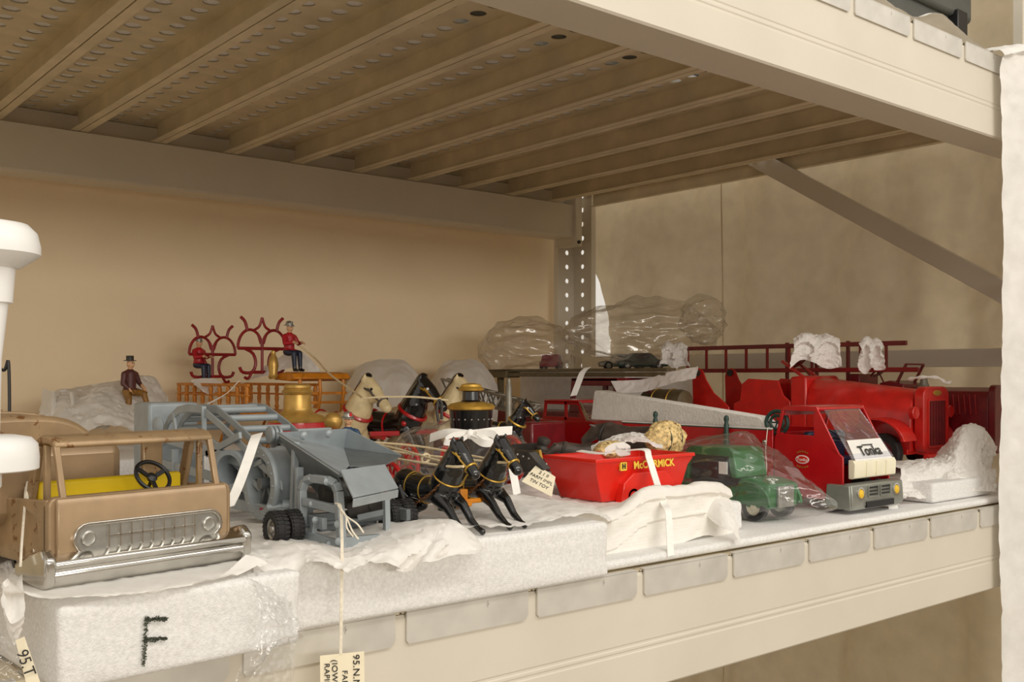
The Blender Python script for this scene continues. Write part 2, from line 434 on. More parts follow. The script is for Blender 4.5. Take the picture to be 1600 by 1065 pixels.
# beams
def beam(zt, front):
    b = MB(); zb = zt-.108; s = 1 if front else -1; y = YF if front else YB+.06
    def Y(d): return y+s*d
    pr = [(Y(0), zb+.002), (Y(.002), zb), (Y(.056), zb), (Y(.06), zb+.004), (Y(.06), zb+.075), (Y(.03), zb+.075), (Y(.03), zt-.0005), (Y(.002), zt-.0005), (Y(0), zt-.003)]
    for g in (.044, .038):                 # pressed grooves along the face
        pr += [(Y(0), zb+g+.002), (Y(.0006), zb+g+.0008), (Y(.0006), zb+g-.0008), (Y(0), zb+g-.002)]
    b.prism(pr, -.9, XR, 'x')
    return up(b).build('front_beam' if front else 'back_beam', 'rack_paint', rack, angle=12)
ZL = -.74                                    # the next deck down, out of view, added to block floor bounce
for zt in (ZU, ZD, ZL): beam(zt, True); beam(zt, False)
# perforated planks, sharing one mesh: local origin at the front left top corner
PW, PITCH = .1265, .1285
b = MB(); t = .0012
hole_plate(b, 0, PW, .03, YB+.03-YF-.001, [.055, .098], .0335, .0102, -t, 0)
b.box(0, PW, .0015, .03, -t, 0)
for x in (0, PW-t):
    b.box(x, x+t, .0615, YB-YF-.001, -.0322, -t)
for x in (0, PW-.012): b.box(x, x+.012, .0615, YB-YF-.001, -.0330, -.0318)
plank_me = b.mesh('deck_plank'); plank_me.materials.append(MATS['deck_steel'])
b = MB()
b.prism([(.004, -.0232), (PW-.010, -.0232), (PW-.006, -.019), (PW-.006, .0006), (.002, .0006), (.002, -.021)], -.0024, -.0004, 'y').box(.002, PW-.006, -.0024, .004, .0002, .0014)
tab_me = b.mesh('plank_tab'); tab_me.materials.append(MATS['tab_steel'])
for zt, xo, ks in ((ZU, .374, range(-4, 10)), (ZD, .4147, range(-4, 9)), (ZL, .4147, range(-4, 9))):
    for k in ks:
        p = share('deck_plank', plank_me, rack, (xo+k*PITCH, YF, zt+ZC+.0015))
        share('plank_tab', tab_me, p)
# uprights: perforated channels
def upright(x, y, s, name='upright'):
    """web facing the aisle with a flange towards the aisle on its outer side"""
    b = MB(); H = 2.75
    w = MB(); hole_plate(w, 0, .062, 0, H, [.040], .0335, .0058, 0, .002, 12)
    w.xf(Matrix(((1, 0, 0, x), (0, 0, 1, y), (0, 1, 0, 0), (0, 0, 0, 1)))); b.v += w.v; b.f += w.f
    w = MB(); hole_plate(w, 0, .060, 0, H, [.030], .0335, .0058, 0, .002, 12)
    w.xf(Matrix(((0, 0, 1, x+.062), (-s, 0, 0, y+.001), (0, 1, 0, 0), (0, 0, 0, 1)))); o = len(b.v); b.v += w.v; b.f += [tuple(i+o for i in f) for f in w.f]
    b.box(x+.060, x+.074, y-s*.060-.002, y-s*.060+.002, 0, H)
    b.box(x-.001, x+.002, y-.012, y+.002, 0, H)
    return b.build(name, 'rack_paint', rack)
upright(1.594, 1.765, 1); upright(1.585, .70, 1)
for zt in (ZU, ZD):                            # beam end brackets
    up(MB().box(1.592, 1.612, 1.690, 1.763, zt-.128, zt-.004)).build('beam_bracket', 'rack_paint', rack, bevel=.002)
    up(MB().cyl((1.6, 1.69, zt-.119), (1.6, 1.686, zt-.119), .004)).build('bracket_bolt', 'iron_dark', rack)
# end frame bracing
def brace(y0, z0, y1, z1, w=.034):
    up(MB().bar((1.645, y0, z0), (1.645, y1, z1), .012, w, up=(0, 0, 1))).build('brace', 'rack_paint', rack, bevel=.001)
brace(1.30, .474, .70, .108); brace(1.72, .030, .68, .030, .030); brace(.72, -.20, 1.45, -.64); brace(1.7, -.70, .70, -.70, .03)

# hanging covers
def fold(u, s): return .012*math.sin(u*23+s)+.008*math.sin(u*51+2*s)+.006*noise.noise(V((u*7, s, 0)))
rows = []
for j, z in enumerate([1.0, .80, .62, .47, .40, .33, .20, .10, 0, -.10, -.20, -.45, -.85, -1.28]):
    r = []
    for i in range(25):
        u = i/24; ye = 1.772-.062*max(0, min(1, (.34-z)/.20))
        Y = .50+(ye-.50)*u
        top = max(0, min(1, (.47-z)/.25))
        r.append((1.712+.9*fold(Y, 1+.6*z)+.016*math.sin(Y*11-3.4*z)*top+.012*abs(math.sin(Y*17+z*2.5)), Y, z))
    rows.append(r)
b = sheet(rows, 170, 150, .012, 7, 3)
c = tag(b.build('side_cover', 'tyvek', angle=80, fix=False), 'beige nonwoven sheet hung across the far end of the rack behind the diagonal brace', 'cover sheet')
sd = MB().tube([(1.690+.003*math.sin(z*9), 1.345+.004*math.sin(z*5), z) for z in [.46-.05*i for i in range(36)]], .0016, 6)
for q in sd.v: pass
so = sd.build('seam', 'tyvek', c); so.matrix_parent_inverse = Matrix.Translation(V((0, 0, ZC))-c.location) if False else Matrix.Identity(4)
so.location = V((0, 0, ZC))-c.location
rows = []
for z in [.432, .425, .40, .30, .15, 0, -.15, -.3, -.5, -.8, -1.27]:
    r = []
    for i in range(13):
        u = i/12
        x = 1.352+.21*u+(.004*math.sin(z*9))
        y = .613-.012*(1-math.cos(u*9))-.004*(1-math.cos(u*23+z*3))*u-.012*u*(1 if z < .42 else .2)
        if z > .428: y += .03*(1-u*.3)
        r.append((x, y, z+(.012*math.sin(u*6) if z > .42 else 0)))
    rows.append(r)
b = sheet(rows, 70, 170, .005, 17, 8)
tag(b.build('front_cover', 'tyvek_front', angle=80, fix=False), 'white nonwoven sheet hanging down the right front of the rack', 'cover sheet')

# upper shelf: liner and storage bin
rows = [[(x, y, ZU+.0045+(.018*max(0, math.sin(x*31+1))+.006)*(1 if y < .66 else 0)) for x in [.62+.05*i for i in range(17)]] for y in (.632, .650, .70, .76)]
tag(sheet(rows, 100, 14, .003, 30, 5).build('shelf_liner_sheet', 'tyvek_front', fix=False, angle=80), 'thin white sheet edge lying along the front of the upper shelf', 'liner sheet')
tag(MB().box(-.2, 1.57, .985, 1.758, ZU+.0022, ZU+.022).build('upper_foam_sheet', 'foam', bevel=.002), 'white foam sheet seen through the round holes of the upper deck', 'foam sheet')
bn = thing('storage_bin', 'dark grey plastic storage bin with lid on the upper shelf', 'storage bin', (1.375, .92, ZU+.0225))
b = MB(); b.prism([(-.19, -.17), (.15, -.17), (.19, -.13), (.19, .13), (.15, .17), (-.15, .17), (-.19, .13)], 0, .105, 'z'); b.build('bin_body', 'bin_grey', bn, bevel=.004)
b = MB(); b.prism([(-.20, -.18), (.155, -.18), (.20, -.135), (.20, .14), (.16, .18), (-.16, .18), (-.20, .14)], .092, .150, 'z'); b.build('bin_lid', 'bin_grey', bn, bevel=.006)
MB().box(.10, .13, -.186, -.168, .060, .10).build('latch', 'black_plastic', bn, bevel=.002)
tag(MB().box(.50, 1.12, .775, .965, ZU+.0022, ZU+.10).build('upper_carton', 'bin_grey', bevel=.003), 'dark grey carton seen through the deck holes near the front of the upper shelf', 'carton')

# lower shelf: foam and padding
def foamb(name, x0, x1, y0, y1, z0, z1, label, m='foam', rz=0, nx=26, bump=.0012, seed=1):
    b = MB(); cx, cy = (x0+x1)/2, (y0+y1)/2; ww, dd = x1-x0, y1-y0
    bm = bmesh.new(); bmesh.ops.create_cube(bm, size=1)
    for v in bm.verts: v.co = V((v.co.x*ww, v.co.y*dd, (v.co.z+.5)*(z1-z0)))
    bmesh.ops.bevel(bm, geom=bm.edges[:], offset=.004, segments=3, affect='EDGES', profile=.5)
    bmesh.ops.subdivide_edges(bm, edges=[e for e in bm.edges if e.calc_length() > .02], cuts=12, use_grid_fill=True)
    bmesh.ops.triangulate(bm, faces=[f for f in bm.faces if len(f.verts) > 4])
    for v in bm.verts:
        k = noise.noise(v.co*38+V((seed*3, 0, 0)))*bump*1.4+noise.noise(v.co*150)*bump*.6
        if v.co.z > .001: v.co += v.co.normalized()*k
    me = bpy.data.meshes.new(name); bm.to_mesh(me); bm.free(); me.shade_smooth(); me.set_sharp_from_angle(angle=math.radians(50))
    o = bpy.data.objects.new(name, me); col.objects.link(o); me.materials.append(MATS[m])
    o.location = (cx, cy, z0+ZC); o.rotation_euler.z = rz
    return tag(o, label, 'foam')
ZF = -.126
fb = foamb('foam_block', .148, .300, .585, .93, ZD+.0035, ZF, 'white foam block marked F under the gold toy truck', rz=math.radians(4))
M_ = basis((0, 0, 0), (1, 0, 0), (0, 0, 1))
foamb('foam_block', .312, .622, .618, 1.13, ZD+.0035, ZF, 'long white foam block under the grey machine and black horses', seed=2)
foamb('foam_block', .655, .878, .672, .806, -.164, -.1335, 'cream foam block wrapped in ribbed paper under the orange red wagon', seed=3)
foamb('foam_sheet', .630, 1.570, .634, 1.68, ZD+.0035, -.1645, 'thin white foam sheet covering the right part of the lower deck', 'foam', seed=4, bump=.0008)
foamb('foam_block', .640, .940, 1.06, 1.675, -.1635, -.1465, 'flat foam pad under the ladder wagon with three horses', seed=5)
foamb('foam_block', .635, .86, .830, 1.045, -.1635, -.122, 'small foam block under the bagged wagon', seed=6)
foamb('foam_block', 1.345, 1.570, .740, 1.30, -.1635, -.142, 'foam pad under the two old red trucks at the right end', seed=7)
foamb('foam_block', .15, .60, 1.16, 1.675, ZD+.0035, -.095, 'tall foam block at the back left under the tissue', seed=8)
# the marked letter, rubbed on with a marker pen
fl = V((0, 0, 0))
for nm, a, b_ in (('marker_stroke', (.0625, .041), (.0605, .0125)), ('marker_stroke', (.0615, .0395), (.0745, .0375)), ('marker_stroke', (.061, .0275), (.0745, .0262))):
    mb = MB()
    random.seed(int(a[0]*1e4+b_[1]*1e4))
    for i in range(200):
        t = random.random(); px = a[0]+(b_[0]-a[0])*t+random.gauss(0, .0006); pz = a[1]+(b_[1]-a[1])*t+random.gauss(0, .0006); s = random.uniform(.0002, .00055)
        y = -.1725-.0004-.0016
        mb.add([(px-.090-s, y, pz-.006-s), (px-.090+s, y, pz-.006-s*.6), (px-.090+s*.7, y, pz-.006+s), (px-.090-s, y, pz-.006+s*.8)], [(0, 1, 2, 3)])
    mb.build(nm, 'marker', fb, fix=False)
# ================================================================ wheels and shared pieces
def wheel(parent, c, r, w, tyre='rubber', hub='silver', ax=(1, 0, 0), tread=True, name='wheel', spokes=0):
    c = V(c); a = V(ax).normalized(); b = MB()
    b.lathe([(r*.62, -w*.5), (r*.90, -w*.5), (r, -w*.34), (r, w*.34), (r*.90, w*.5), (r*.62, w*.5), (r*.58, 0), (r*.62, -w*.5)], c, a, 28, close=False)
    if tread:
        x = a.orthogonal().normalized(); y = a.cross(x)
        for i in range(26):
            t = 2*PI*i/26; d = x*math.cos(t)+y*math.sin(t); e = a.cross(d)
            for s in (-1, 1):
                p = c+d*r*1.0+a*s*w*.24+e*(s*.02*r)
                b.bar(p-a*w*.2, p+a*w*.2, r*.11, r*.10, up=d)
    o = b.build(name, tyre, parent)
    h = MB().lathe([(r*.02, -w*.38), (r*.2, -w*.42), (r*.25, -w*.30), (r*.5, -w*.24), (r*.63, -w*.36), (r*.63, w*.36), (r*.5, w*.24), (r*.25, w*.30), (r*.2, w*.42), (r*.02, w*.38)], c, a, 24)
    h.build('hub', hub, o)
    return o
def spoked(parent, c, r, mt, n=10, th=.0022, ax=(1, 0, 0), hubm='cast_gold'):
    b = MB().torus(c, ax, r, th, 32, 8); a = V(ax).normalized(); x = a.orthogonal().normalized(); y = a.cross(x); c = V(c)
    for i in range(n):
        t = 2*PI*i/n; b.cyl(c, c+(x*math.cos(t)+y*math.sin(t))*r, th*.75, th*.55, 6)
    o = b.build('spoked_wheel', mt, parent)
    MB().lathe([(.0005, -th*2), (th*1.4, -th*2), (th*1.9, 0), (th*1.4, th*2), (.0005, th*2)], c, a, 14).build('hub', hubm, o)
    return o
def steering(parent, c, R, ax, r=.0012, mt='black_plastic', col_to=None):
    c = V(c); a = V(ax).normalized(); x = a.orthogonal().normalized(); y = a.cross(x)
    b = MB().torus(c, a, R, r, 28, 8)
    for k in range(3):
        t = 2*PI*k/3+.5; b.bar(c-a*R*.18, c+(x*math.cos(t)+y*math.sin(t))*R, R*.24, R*.12, up=a)
    b.lathe([(.0001, -R*.25), (R*.26, -R*.25), (R*.30, -R*.05), (R*.18, R*.05), (.0001, R*.06)], c, a, 14)
    if col_to is not None: b.cyl(c, col_to, R*.1, R*.1, 8)
    return b.build('steering_wheel', mt, parent)
def stadium(x0, x1, z0, z1, n=8):
    r = (z1-z0)/2; zc = (z0+z1)/2; pts = []
    for i in range(n+1):
        t = PI/2+PI*i/n; pts.append((x0+r+r*math.cos(t), zc+r*math.sin(t)))
    for i in range(n+1):
        t = -PI/2+PI*i/n; pts.append((x1-r+r*math.cos(t), zc+r*math.sin(t)))
    return pts
def rrect(x0, x1, z0, z1, r, n=4):
    pts = []
    for cx, cz, a in ((x1-r, z0+r, -90), (x1-r, z1-r, 0), (x0+r, z1-r, 90), (x0+r, z0+r, 180)):
        for i in range(n+1):
            t = math.radians(a+90*i/n); pts.append((cx+r*math.cos(t), cz+r*math.sin(t)))
    return pts

# ================================================================ gold toy truck
g = thing('toy_truck', 'gold painted toy camper truck with chrome bumper and yellow seat', 'toy truck', (.166, .617, -.1225), math.radians(9))
TW = .127; g.scale = (.955, 1, 1)
b = MB(); b.prism([(0, .012), (.0, .047), (.002, .0505), (.006, .052), (.009, .0515), (.009, .012)], .004, TW-.004, 'x')
b.prism(rrect(0, TW, .012, .0515, .005), .003, .010, 'y')
b.build('front_panel', 'gold_paint', g, bevel=.0012)
for x in (0, TW-.003):
    b = MB(); b.prism([(.006, .010), (.006, .0505), (.030, .049), (.085, .047), (.085, .010)], x, x+.003, 'x'); b.build('side_panel', 'gold_worn', g, bevel=.001)
MB().box(.003, TW-.003, .01, .09, .014, .017).build('cab_floor', 'gold_worn', g)
# roof and pillars
b = MB(); b.prism([(.012, .0795), (.012, .0825), (.016, .0855), (.022, .0868), (.030, .0868), (.037, .084), (.040, .079), (.037, .079), (.034, .0815), (.020, .0815), (.015, .0795)], .008, TW-.008, 'x')
b.build('cab_roof', 'gold_worn', g, bevel=.003)
for x in (.008, TW-.012):
    b = MB(); b.bar((x+.002, .005, .050), (x+.002, .014, .081), .004, .003); b.build('front_pillar', 'gold_paint', g, bevel=.0006)
    b = MB(); b.bar((x+.002, .026, .048), (x+.002, .026, .081), .003, .004); b.build('door_pillar', 'gold_worn', g, bevel=.0006)
    b = MB(); b.bar((x+.002, .048, .046), (x+.002, .037, .081), .004, .008); b.build('rear_pillar', 'gold_worn', g, bevel=.0008)
MB().box(.086, .101, .046, .050, .045, .078).build('rear_wall', 'gold_worn', g, bevel=.001)
MB().box(.008, TW-.008, .068, .072, .018, .050).build('rear_wall', 'gold_worn', g, bevel=.001)
# bench seat and wheel
b = MB(); b.box(.012, .112, .040, .047, .020, .0575); b.box(.012, .112, .018, .046, .020, .034); b.build('bench_seat', 'yellow_seat', g, bevel=.002)
steering(g, (.080, .023, .0575), .0118, (.05, -.75, .66), .0014, col_to=(.080, .036, .040))
# camper body
b = MB(); b.prism(rrect(-.012, .080, .030, .0795, .009, 6), .060, .092, 'y'); b.build('camper_front', 'gold_paint', g, bevel=.008)
b = MB()
pr = [(-.034, .012), (-.034, .066), (-.030, .082), (-.016, .093), (.020, .0965), (.058, .093), (.082, .076), (.088, .060), (.088, .012)]
pr = [(p.x, p.y) for p in spline([V((q[0], q[1], 0)) for q in pr], 32)]
b.prism(pr, .094, .290, 'y'); b.build('camper_body', 'gold_worn', g, bevel=.004, angle=30)
for y in (.135, .20):
    b = MB(); b.tube([(p[0]+.0002, y, p[1]+.0006) for p in pr[4:-4]], .0012, 6); b.build('roof_rib', 'gold_paint', g)
MB().box(.010, .036, .15, .163, .0955, .099).build('roof_vent', 'gold_paint', g, bevel=.001)
b = MB(); b.tube([(-.022, .10+.02*i, .0905) for i in range(10)], .0014, 8); b.build('roof_trim', 'chrome', g)
# bumper
b = MB(); b.prism([(.004, .001), (-.004, .0005), (-.009, .004), (-.0105, .0085), (-.009, .0115), (-.0125, .0135), (-.0125, .0165), (-.004, .0195), (.004, .0195)], -.003, TW+.003, 'x')
b.build('front_bumper', 'chrome', g, bevel=.0015)
for x0, x1 in ((-.008, -.001), (TW+.001, TW+.008)):
    b = MB(); b.prism([(-.010, .003), (-.006, .0005), (.030, .002), (.032, .012), (.010, .020), (-.004, .0235), (-.0115, .018)], x0, x1, 'x'); b.build('bumper_end', 'chrome', g, bevel=.002)
# grille
gz0, gz1 = .0185, .0345
b = MB(); b.frame(stadium(.013, .117, gz0-.0015, gz1+.0015), .0022, -.0026, .001, 'y'); b.build('grille_frame', 'chrome', g, bevel=.0005)
gr = MB().prism(stadium(.015, .115, gz0, gz1), -.0006, .001, 'y').build('grille', 'silver', g)
for i in range(9): MB().bar((.036+i*.0075, -.001, gz0+.001), (.036+i*.0075, -.001, gz1-.001), .0011, .0016, up=(0, 1, 0)).build('grille_bar', 'chrome', gr)
for z in (.0265,): MB().bar((.036, -.0011, z), (.096, -.0011, z), .0011, .0014, up=(0, 1, 0)).build('grille_bar', 'chrome', gr)
for x in (.023, .107): MB().lathe([(.0046, 0), (.0046, .0012), (.0036, .0018), (.002, .0014), (.0001, .0016)], (x, -.0006, .0265), (0, -1, 0), 20).build('headlight', 'silver', g)
for x in (.006, TW-.006):
    for y in (.045, .225): wheel(g, (x, y, .0125), .0125, .010, 'black_plastic', 'cream_plastic', tread=False)
# chips and string on the truck
tg = thing('tie_string', 'white cotton string looped over the left corner of the gold truck', 'string', W(48, 745, .66))
L = lambda p, t: V(p)-(t.location-V((0, 0, ZC)))
st = [L(W(px, py, z), tg) for px, py, z in ((60, 742, .68), (46, 746, .655), (41, 760, .63), (38, 800, .60), (34, 850, .585), (32, 885, .58))]
MB().tube(spline(st, 30), .0008, 6).build('strand', 'string', tg)
st = [L(W(px, py, z), tg) for px, py, z in ((68, 745, .66), (50, 744, .65), (42, 758, .625), (46, 800, .61), (52, 845, .60), (54, 862, .595))]
MB().tube(spline(st, 30), .0008, 6).build('strand', 'string', tg)

# ================================================================ grey crushing machine
k = thing('toy_rock_crusher', 'grey die-cast toy rock crusher with hopper and arched conveyor', 'toy machine', (.385, .64, -.1255))
K = lambda px, py, Z: L(W(px, py, Z), k)
def kl(x, y, z): return L((x, y, z), k)
G, D_ = 'machine_grey', 'machine_dark'
# hopper
A, B, C, F_ = K(433, 676, .80), K(543, 670, .86), K(627, 711, .82), K(531, 740, .725)
V1, T2, T3 = K(537, 699, .865), K(546, 727, .790), K(597, 728, .800)
h = MB()
for tri in ((A, B, V1), (A, V1, T2), (A, T2, F_)): h.plate(list(tri), .0010)
h.build('hopper_wall', G, k, fix=False)
MB().plate([B, C, V1], .0010).build('hopper_wall', G, k, fix=False)
h = MB(); h.plate([V1, C, T3], .0010); h.plate([V1, T3, T2], .0010); h.build('hopper_floor', D_, k, fix=False)
fr = MB(); q = [K(531, 736, .722), K(600, 727, .765), K(621, 764, .748), K(551, 779, .700)]
fr.plate([q[0], q[3], q[2], q[1]], .0016); fr.plate([q[3], q[3]+V((0, .001, -.006)), q[2]+V((0, .001, -.006)), q[2]], .0012); fr.build('feed_chute', G, k, bevel=.0004)
ls = MB(); ls.plate([A, F_, K(527, 746, .735), K(471, 742, .80)], .0012); ls.plate([K(471, 742, .80), K(527, 746, .735), K(545, 775, .77), K(500, 775, .80)], .001); ls.build('hopper_side', D_, k)
for px, py, z in ((474, 680, .80), (513, 677, .82)):
    p = K(px, py, z); nn = (B-A).cross(V1-A).normalized()*-1
    nn = nn if nn.y < 0 else -nn
    MB().lathe([(.0036, 0), (.0036, .001), (.002, .0028), (.0001, .003)], p, nn, 14).build('screw', G, k)
# front frame
p = [K(473, 841, .758), K(472, 765, .758), K(477, 751, .757), K(488, 747, .752), K(512, 750, .738), K(524, 756, .734), K(529, 768, .732), K(535, 860, .722)]
f1 = MB()
for a, b_ in zip(p, p[1:]): f1.bar(a, b_, .0060, .0052, up=(0, 1, 0))
f1.build('front_frame', G, k, bevel=.0006)
for a, b_, w in ((K(475, 783, .755), K(533, 797, .728), .0058), (K(603, 770, .772), K(605, 852, .765), .0046), (K(462, 690, .79), K(458, 812, .79), .005),
                 (K(533, 850, .722), K(609, 843, .762), .010), (K(473, 838, .758), K(535, 856, .722), .010), (K(560, 808, .775), K(607, 798, .77), .0045)):
    MB().bar(a, b_, .0045, w, up=(0, 0, 1)).build('frame_bar', G, k, bevel=.0005)
MB().bar(K(487, 842, .75), K(492, 812, .75), .005, .004).build('link', G, k, bevel=.0005)
for px, py, z in ((487, 787, .748), (492, 812, .745), (527, 818, .722), (528, 845, .72), (514, 850, .728), (510, 752, .735)):
    MB().lathe([(.0028, 0), (.0028, .001), (.0014, .0022), (.0001, .0024)], K(px, py, z), (0, -1, 0), 12).build('bolt', G, k)
MB().box(*[c for i in range(3) for c in sorted((K(490, 830, .79)[i], K(590, 800, .815)[i]))]).build('undercarriage', D_, k, bevel=.002)
for (a, b_, r) in ((K(500, 765, .78), K(590, 765, .80), .010), (K(545, 800, .79), K(600, 782, .79), .008)):
    MB().lathe([(r*.3, 0), (r, .001), (r, (b_-a).length*.4), (r*.85, (b_-a).length*.42), (r*.85, (b_-a).length*.6), (r, (b_-a).length*.62), (r, (b_-a).length), (r*.3, (b_-a).length+.001)], a, b_-a, 20).build('crusher_roll', 'iron_dark', k)
# great flywheel
fc = kl(.373, .762, -.0875)
b = MB(); R_ = .0300
b.lathe([(R_*.72, -.009), (R_*.97, -.009), (R_, -.007), (R_, -.005), (R_*.95, -.003), (R_*.95, .009), (R_, .011), (R_*.97, .013), (R_*.70, .013), (R_*.68, .004), (R_*.72, -.009)], fc, (1, 0, 0), 44, close=False)
fw_ = b.build('flywheel', G, k)
b = MB()
for i in range(16):
    t = 2*PI*i/16; pp = fc+V((-.009, math.cos(t)*R_*.85, math.sin(t)*R_*.85)); b.ball(pp, .0011, 8, 5)
b.build('rivets', G, fw_)
b = MB()
for i in range(6):
    t = 2*PI*i/6; b.bar(fc, fc+V((0, math.cos(t), math.sin(t)))*R_*.75, .003, .004, up=(1, 0, 0))
b.cyl(fc-V((.008, 0, 0)), fc+V((.06, 0, 0)), .005, .005, 14); b.build('flywheel_spokes', D_, k)
# barrel
bc = kl(.358, .806, -.0790)
MB().lathe([(.0125, 0), (.0165, 0), (.0168, .002), (.0158, .006), (.0150, .036), (.0120, .036), (.0118, .03), (.0125, 0)], bc, (1, .45, 0), 32, close=False).build('barrel', G, k)
MB().lathe([(.0001, .030), (.0125, .030)], bc, (1, .45, 0), 24, close=False).build('barrel_floor', D_, k)
# rear housing
MB().box(.361-.385, .412-.385, .36, .405, .0125, .0985).build('rear_housing', G, k, bevel=.003)
MB().lathe([(.0075, 0), (.0085, .0015), (.006, .003), (.0001, .0035)], kl(.362, .975, -.048), (-1, -.3, 0), 18).build('cap', G, k)
# arched conveyor
rail = [(.985, -.056), (.968, -.040), (.945, -.030), (.919, -.0268), (.888, -.0275), (.845, -.041), (.802, -.057), (.754, -.0743), (.73, -.084)]
rs = [V((0, y, z)) for y, z in rail]; rs = [p for i, p in enumerate(rs)]
for x in (.369, .383, .432):
    b = MB(); b.ribbon([kl(x, p.y, p.z-.003) for p in rs], (0, .25, 1), .0075, .0018); b.build('conveyor_rail', G, k, bevel=.0004)
rs2 = [V((0, y, z)) for y, z in ((.985, -.066), (.94, -.052), (.90, -.050), (.86, -.060), (.81, -.078), (.77, -.092))]
for x in (.369, .432):
    b = MB(); b.ribbon([kl(x, p.y, p.z) for p in rs2], (0, .25, 1), .006, .0018); b.build('conveyor_rail', G, k, bevel=.0004)
sp = spline(rs, 14)
for i in range(1, 14):
    q = sp[i]; MB().cyl(kl(.384, q.y, q.z-.004), kl(.431, q.y, q.z-.004), .0032, n=12).build('roller', G, k)
for i in (1, 3, 5):
    q = spline(rs2, 6)[i]; w_ = spline(rs, 6)[i]; MB().bar(kl(.368, q.y, q.z), kl(.368, w_.y-.006, w_.z), .0022, .004).build('conveyor_strut', G, k)
MB().bar(kl(.366, .975, -.060), kl(.366, .80, -.072), .003, .009).build('side_beam', G, k, bevel=.0005)
MB().bar(kl(.366, .87, -.070), kl(.366, .80, -.050), .003, .006).build('side_arm', G, k, bevel=.0005)
b = MB()
for i in range(3): b.lathe([(.004, 0), (.0072, .0006), (.0072, .0028), (.004, .0034)], kl(.384+i*.0036, .785, -.0495), (1, 0, 0), 20)
b.build('pulley', G, k)
MB().bar(kl(.405, .775, -.052), kl(.44, .78, -.052), .006, .014).build('pulley_block', G, k, bevel=.001)
# chassis
for x in (.366, .440):
    MB().box(x-.385, x-.385+.004, .02, .40, .012, .021).build('chassis_rail', D_ if x > .4 else G, k, bevel=.0006)
    MB().bar(kl(x+.002, .70 if x > .4 else .835, -.095 if x > .4 else -.0905), kl(x+.002, 1.0, -.085), .004, .008).build('upper_rail', G, k, bevel=.0006)
    for y in ((.72, .77, .80, .84, .89, .95) if x > .4 else (.70, .845, .89, .95)): MB().bar(kl(x+.002, y, -.108), kl(x+.002, y, -.07), .004, .006).build('column', G, k, bevel=.0004)
for y in (.70, .78, .86, .97): MB().bar(kl(.366, y, -.110), kl(.444, y, -.110), .006, .006).build('cross_bar', D_, k)
MB().lathe([(.003, 0), (.003, .012), (.0058, .012), (.0058, .02), (.0035, .02), (.0035, .03), (.006, .03), (.006, .036), (.003, .036), (.003, .06)], kl(.362, .742, -.1045), (1, -.55, 0), 16).build('drive_shaft', 'machine_grey', k)
text_mesh('MANUFACTURING', .0042, 'red_paint', 'lettering', k, basis(kl(.3655, .745, -.1085), (0, -1, 0), (0, 0, 1)))
MB().cyl(kl(.345, .682, -.1125), kl(.452, .682, -.1125), .002, n=8).build('axle', D_, k)
for x in (.340, .3525, .440, .4525): wheel(k, kl(x, .682, -.1125), .0128, .0105, 'rubber', 'silver')
for x in (.350, .445): wheel(k, kl(x, .955, -.1125), .0128, .0105, 'rubber', 'silver')
# ribbon and tag on the machine
rb = MB().ribbon(spline([W(402, 678, .815), W(397, 690, .80), W(385, 725, .785), W(370, 765, .77), W(357, 792, .755)], 24), (1, -.2, .25), .0092, .0008)
tag(rb.build('cotton_tape', 'ribbon'), 'white cotton tape hanging slanted over the side of the grey machine', 'tape')
tg = thing('hanging_tag', 'cream paper tag with handwriting hanging on a string in front of the beam', 'tag', WY(535, 1060, .597))
ps = [W(524, 786, .718), W(531, 792, .712), W(533, 830, .706), WY(533, 880, .606), WY(532, 950, .600), WY(531, 1022, .597)]
for dx in (0, .0012): MB().tube([L(p+V((dx, 0, 0)), tg) for p in spline(ps, 40)], .00062, 6).build('string', 'string', tg)
for e in ((560, 842), (568, 832), (552, 838)):
    MB().tube([L(p, tg) for p in spline([W(528, 789, .713), W(540, 805, .706), W(e[0]-10, e[1]-14, .70), W(e[0], e[1], .70)], 16)], .0006, 6).build('string_end', 'string', tg)
q = [WY(500, 1024, .597), WY(569, 1017, .597)]; ux = (q[1]-q[0]); 
card = MB().plate([L(q[0], tg), L(q[1], tg), L(q[1]+V((0, -.002, -.09)), tg), L(q[0]+V((0, -.002, -.09)), tg)], .0003).build('card', 'tag_card', tg, fix=True)
wd = ux.length; un = ux.normalized()
for s, fx, off, sz in (('95.N.N.114', .74, .001, .0072), ('FARM CO', .48, .011, .0058), ('(IOWA MFG', .25, .003, .0060), ('RAPIDS', .08, .005, .0056)):
    o = L(q[0]+ux*(fx+.06)+V((0, -.0006, -off)), tg)
    text_mesh(s, sz, 'ink', 'handwriting', tg, basis(o, (0, -.02, -1), un), spacing=1.05, shear=.15, align='LEFT')

# ================================================================ red toy truck with clear windscreen
T = thing('toy_truck', 'red toy truck with clear windscreen and grey front bumper at the shelf edge', 'toy truck', (1.07, .667, -.1635))
w = .105
prof = [(.000, .014), (.000, .064), (.004, .0665), (.008, .067), (.040, .1245), (.044, .126), (.088, .126), (.094, .122), (.1035, .080), (.1035, .014)]
def side(x0, x1):
    # outer door panel with its window cut out: built as strips around the opening
    b = MB()
    b.prism([(.006, .014), (.006, .0665), (.013, .0715), (.046, .0905), (.1010, .0905), (.1035, .080), (.1035, .014), (.046, .014)], x0, x1, 'x')
    b.prism([(.010, .0675), (.0395, .1205), (.0435, .1205), (.047, .1165), (.046, .0905), (.018, .0720)], x0, x1, 'x')
    b.prism([(.0395, .1200), (.042, .126), (.088, .126), (.0935, .122), (.0935, .1200)], x0, x1, 'x')
    b.prism([(.0935, .1205), (.089, .1205), (.0975, .0905), (.1010, .0905)], x0, x1, 'x')
    return b
for x in (0, w-.003): side(x, x+.003).build('cab_side', 'red_paint', T, bevel=.0007)
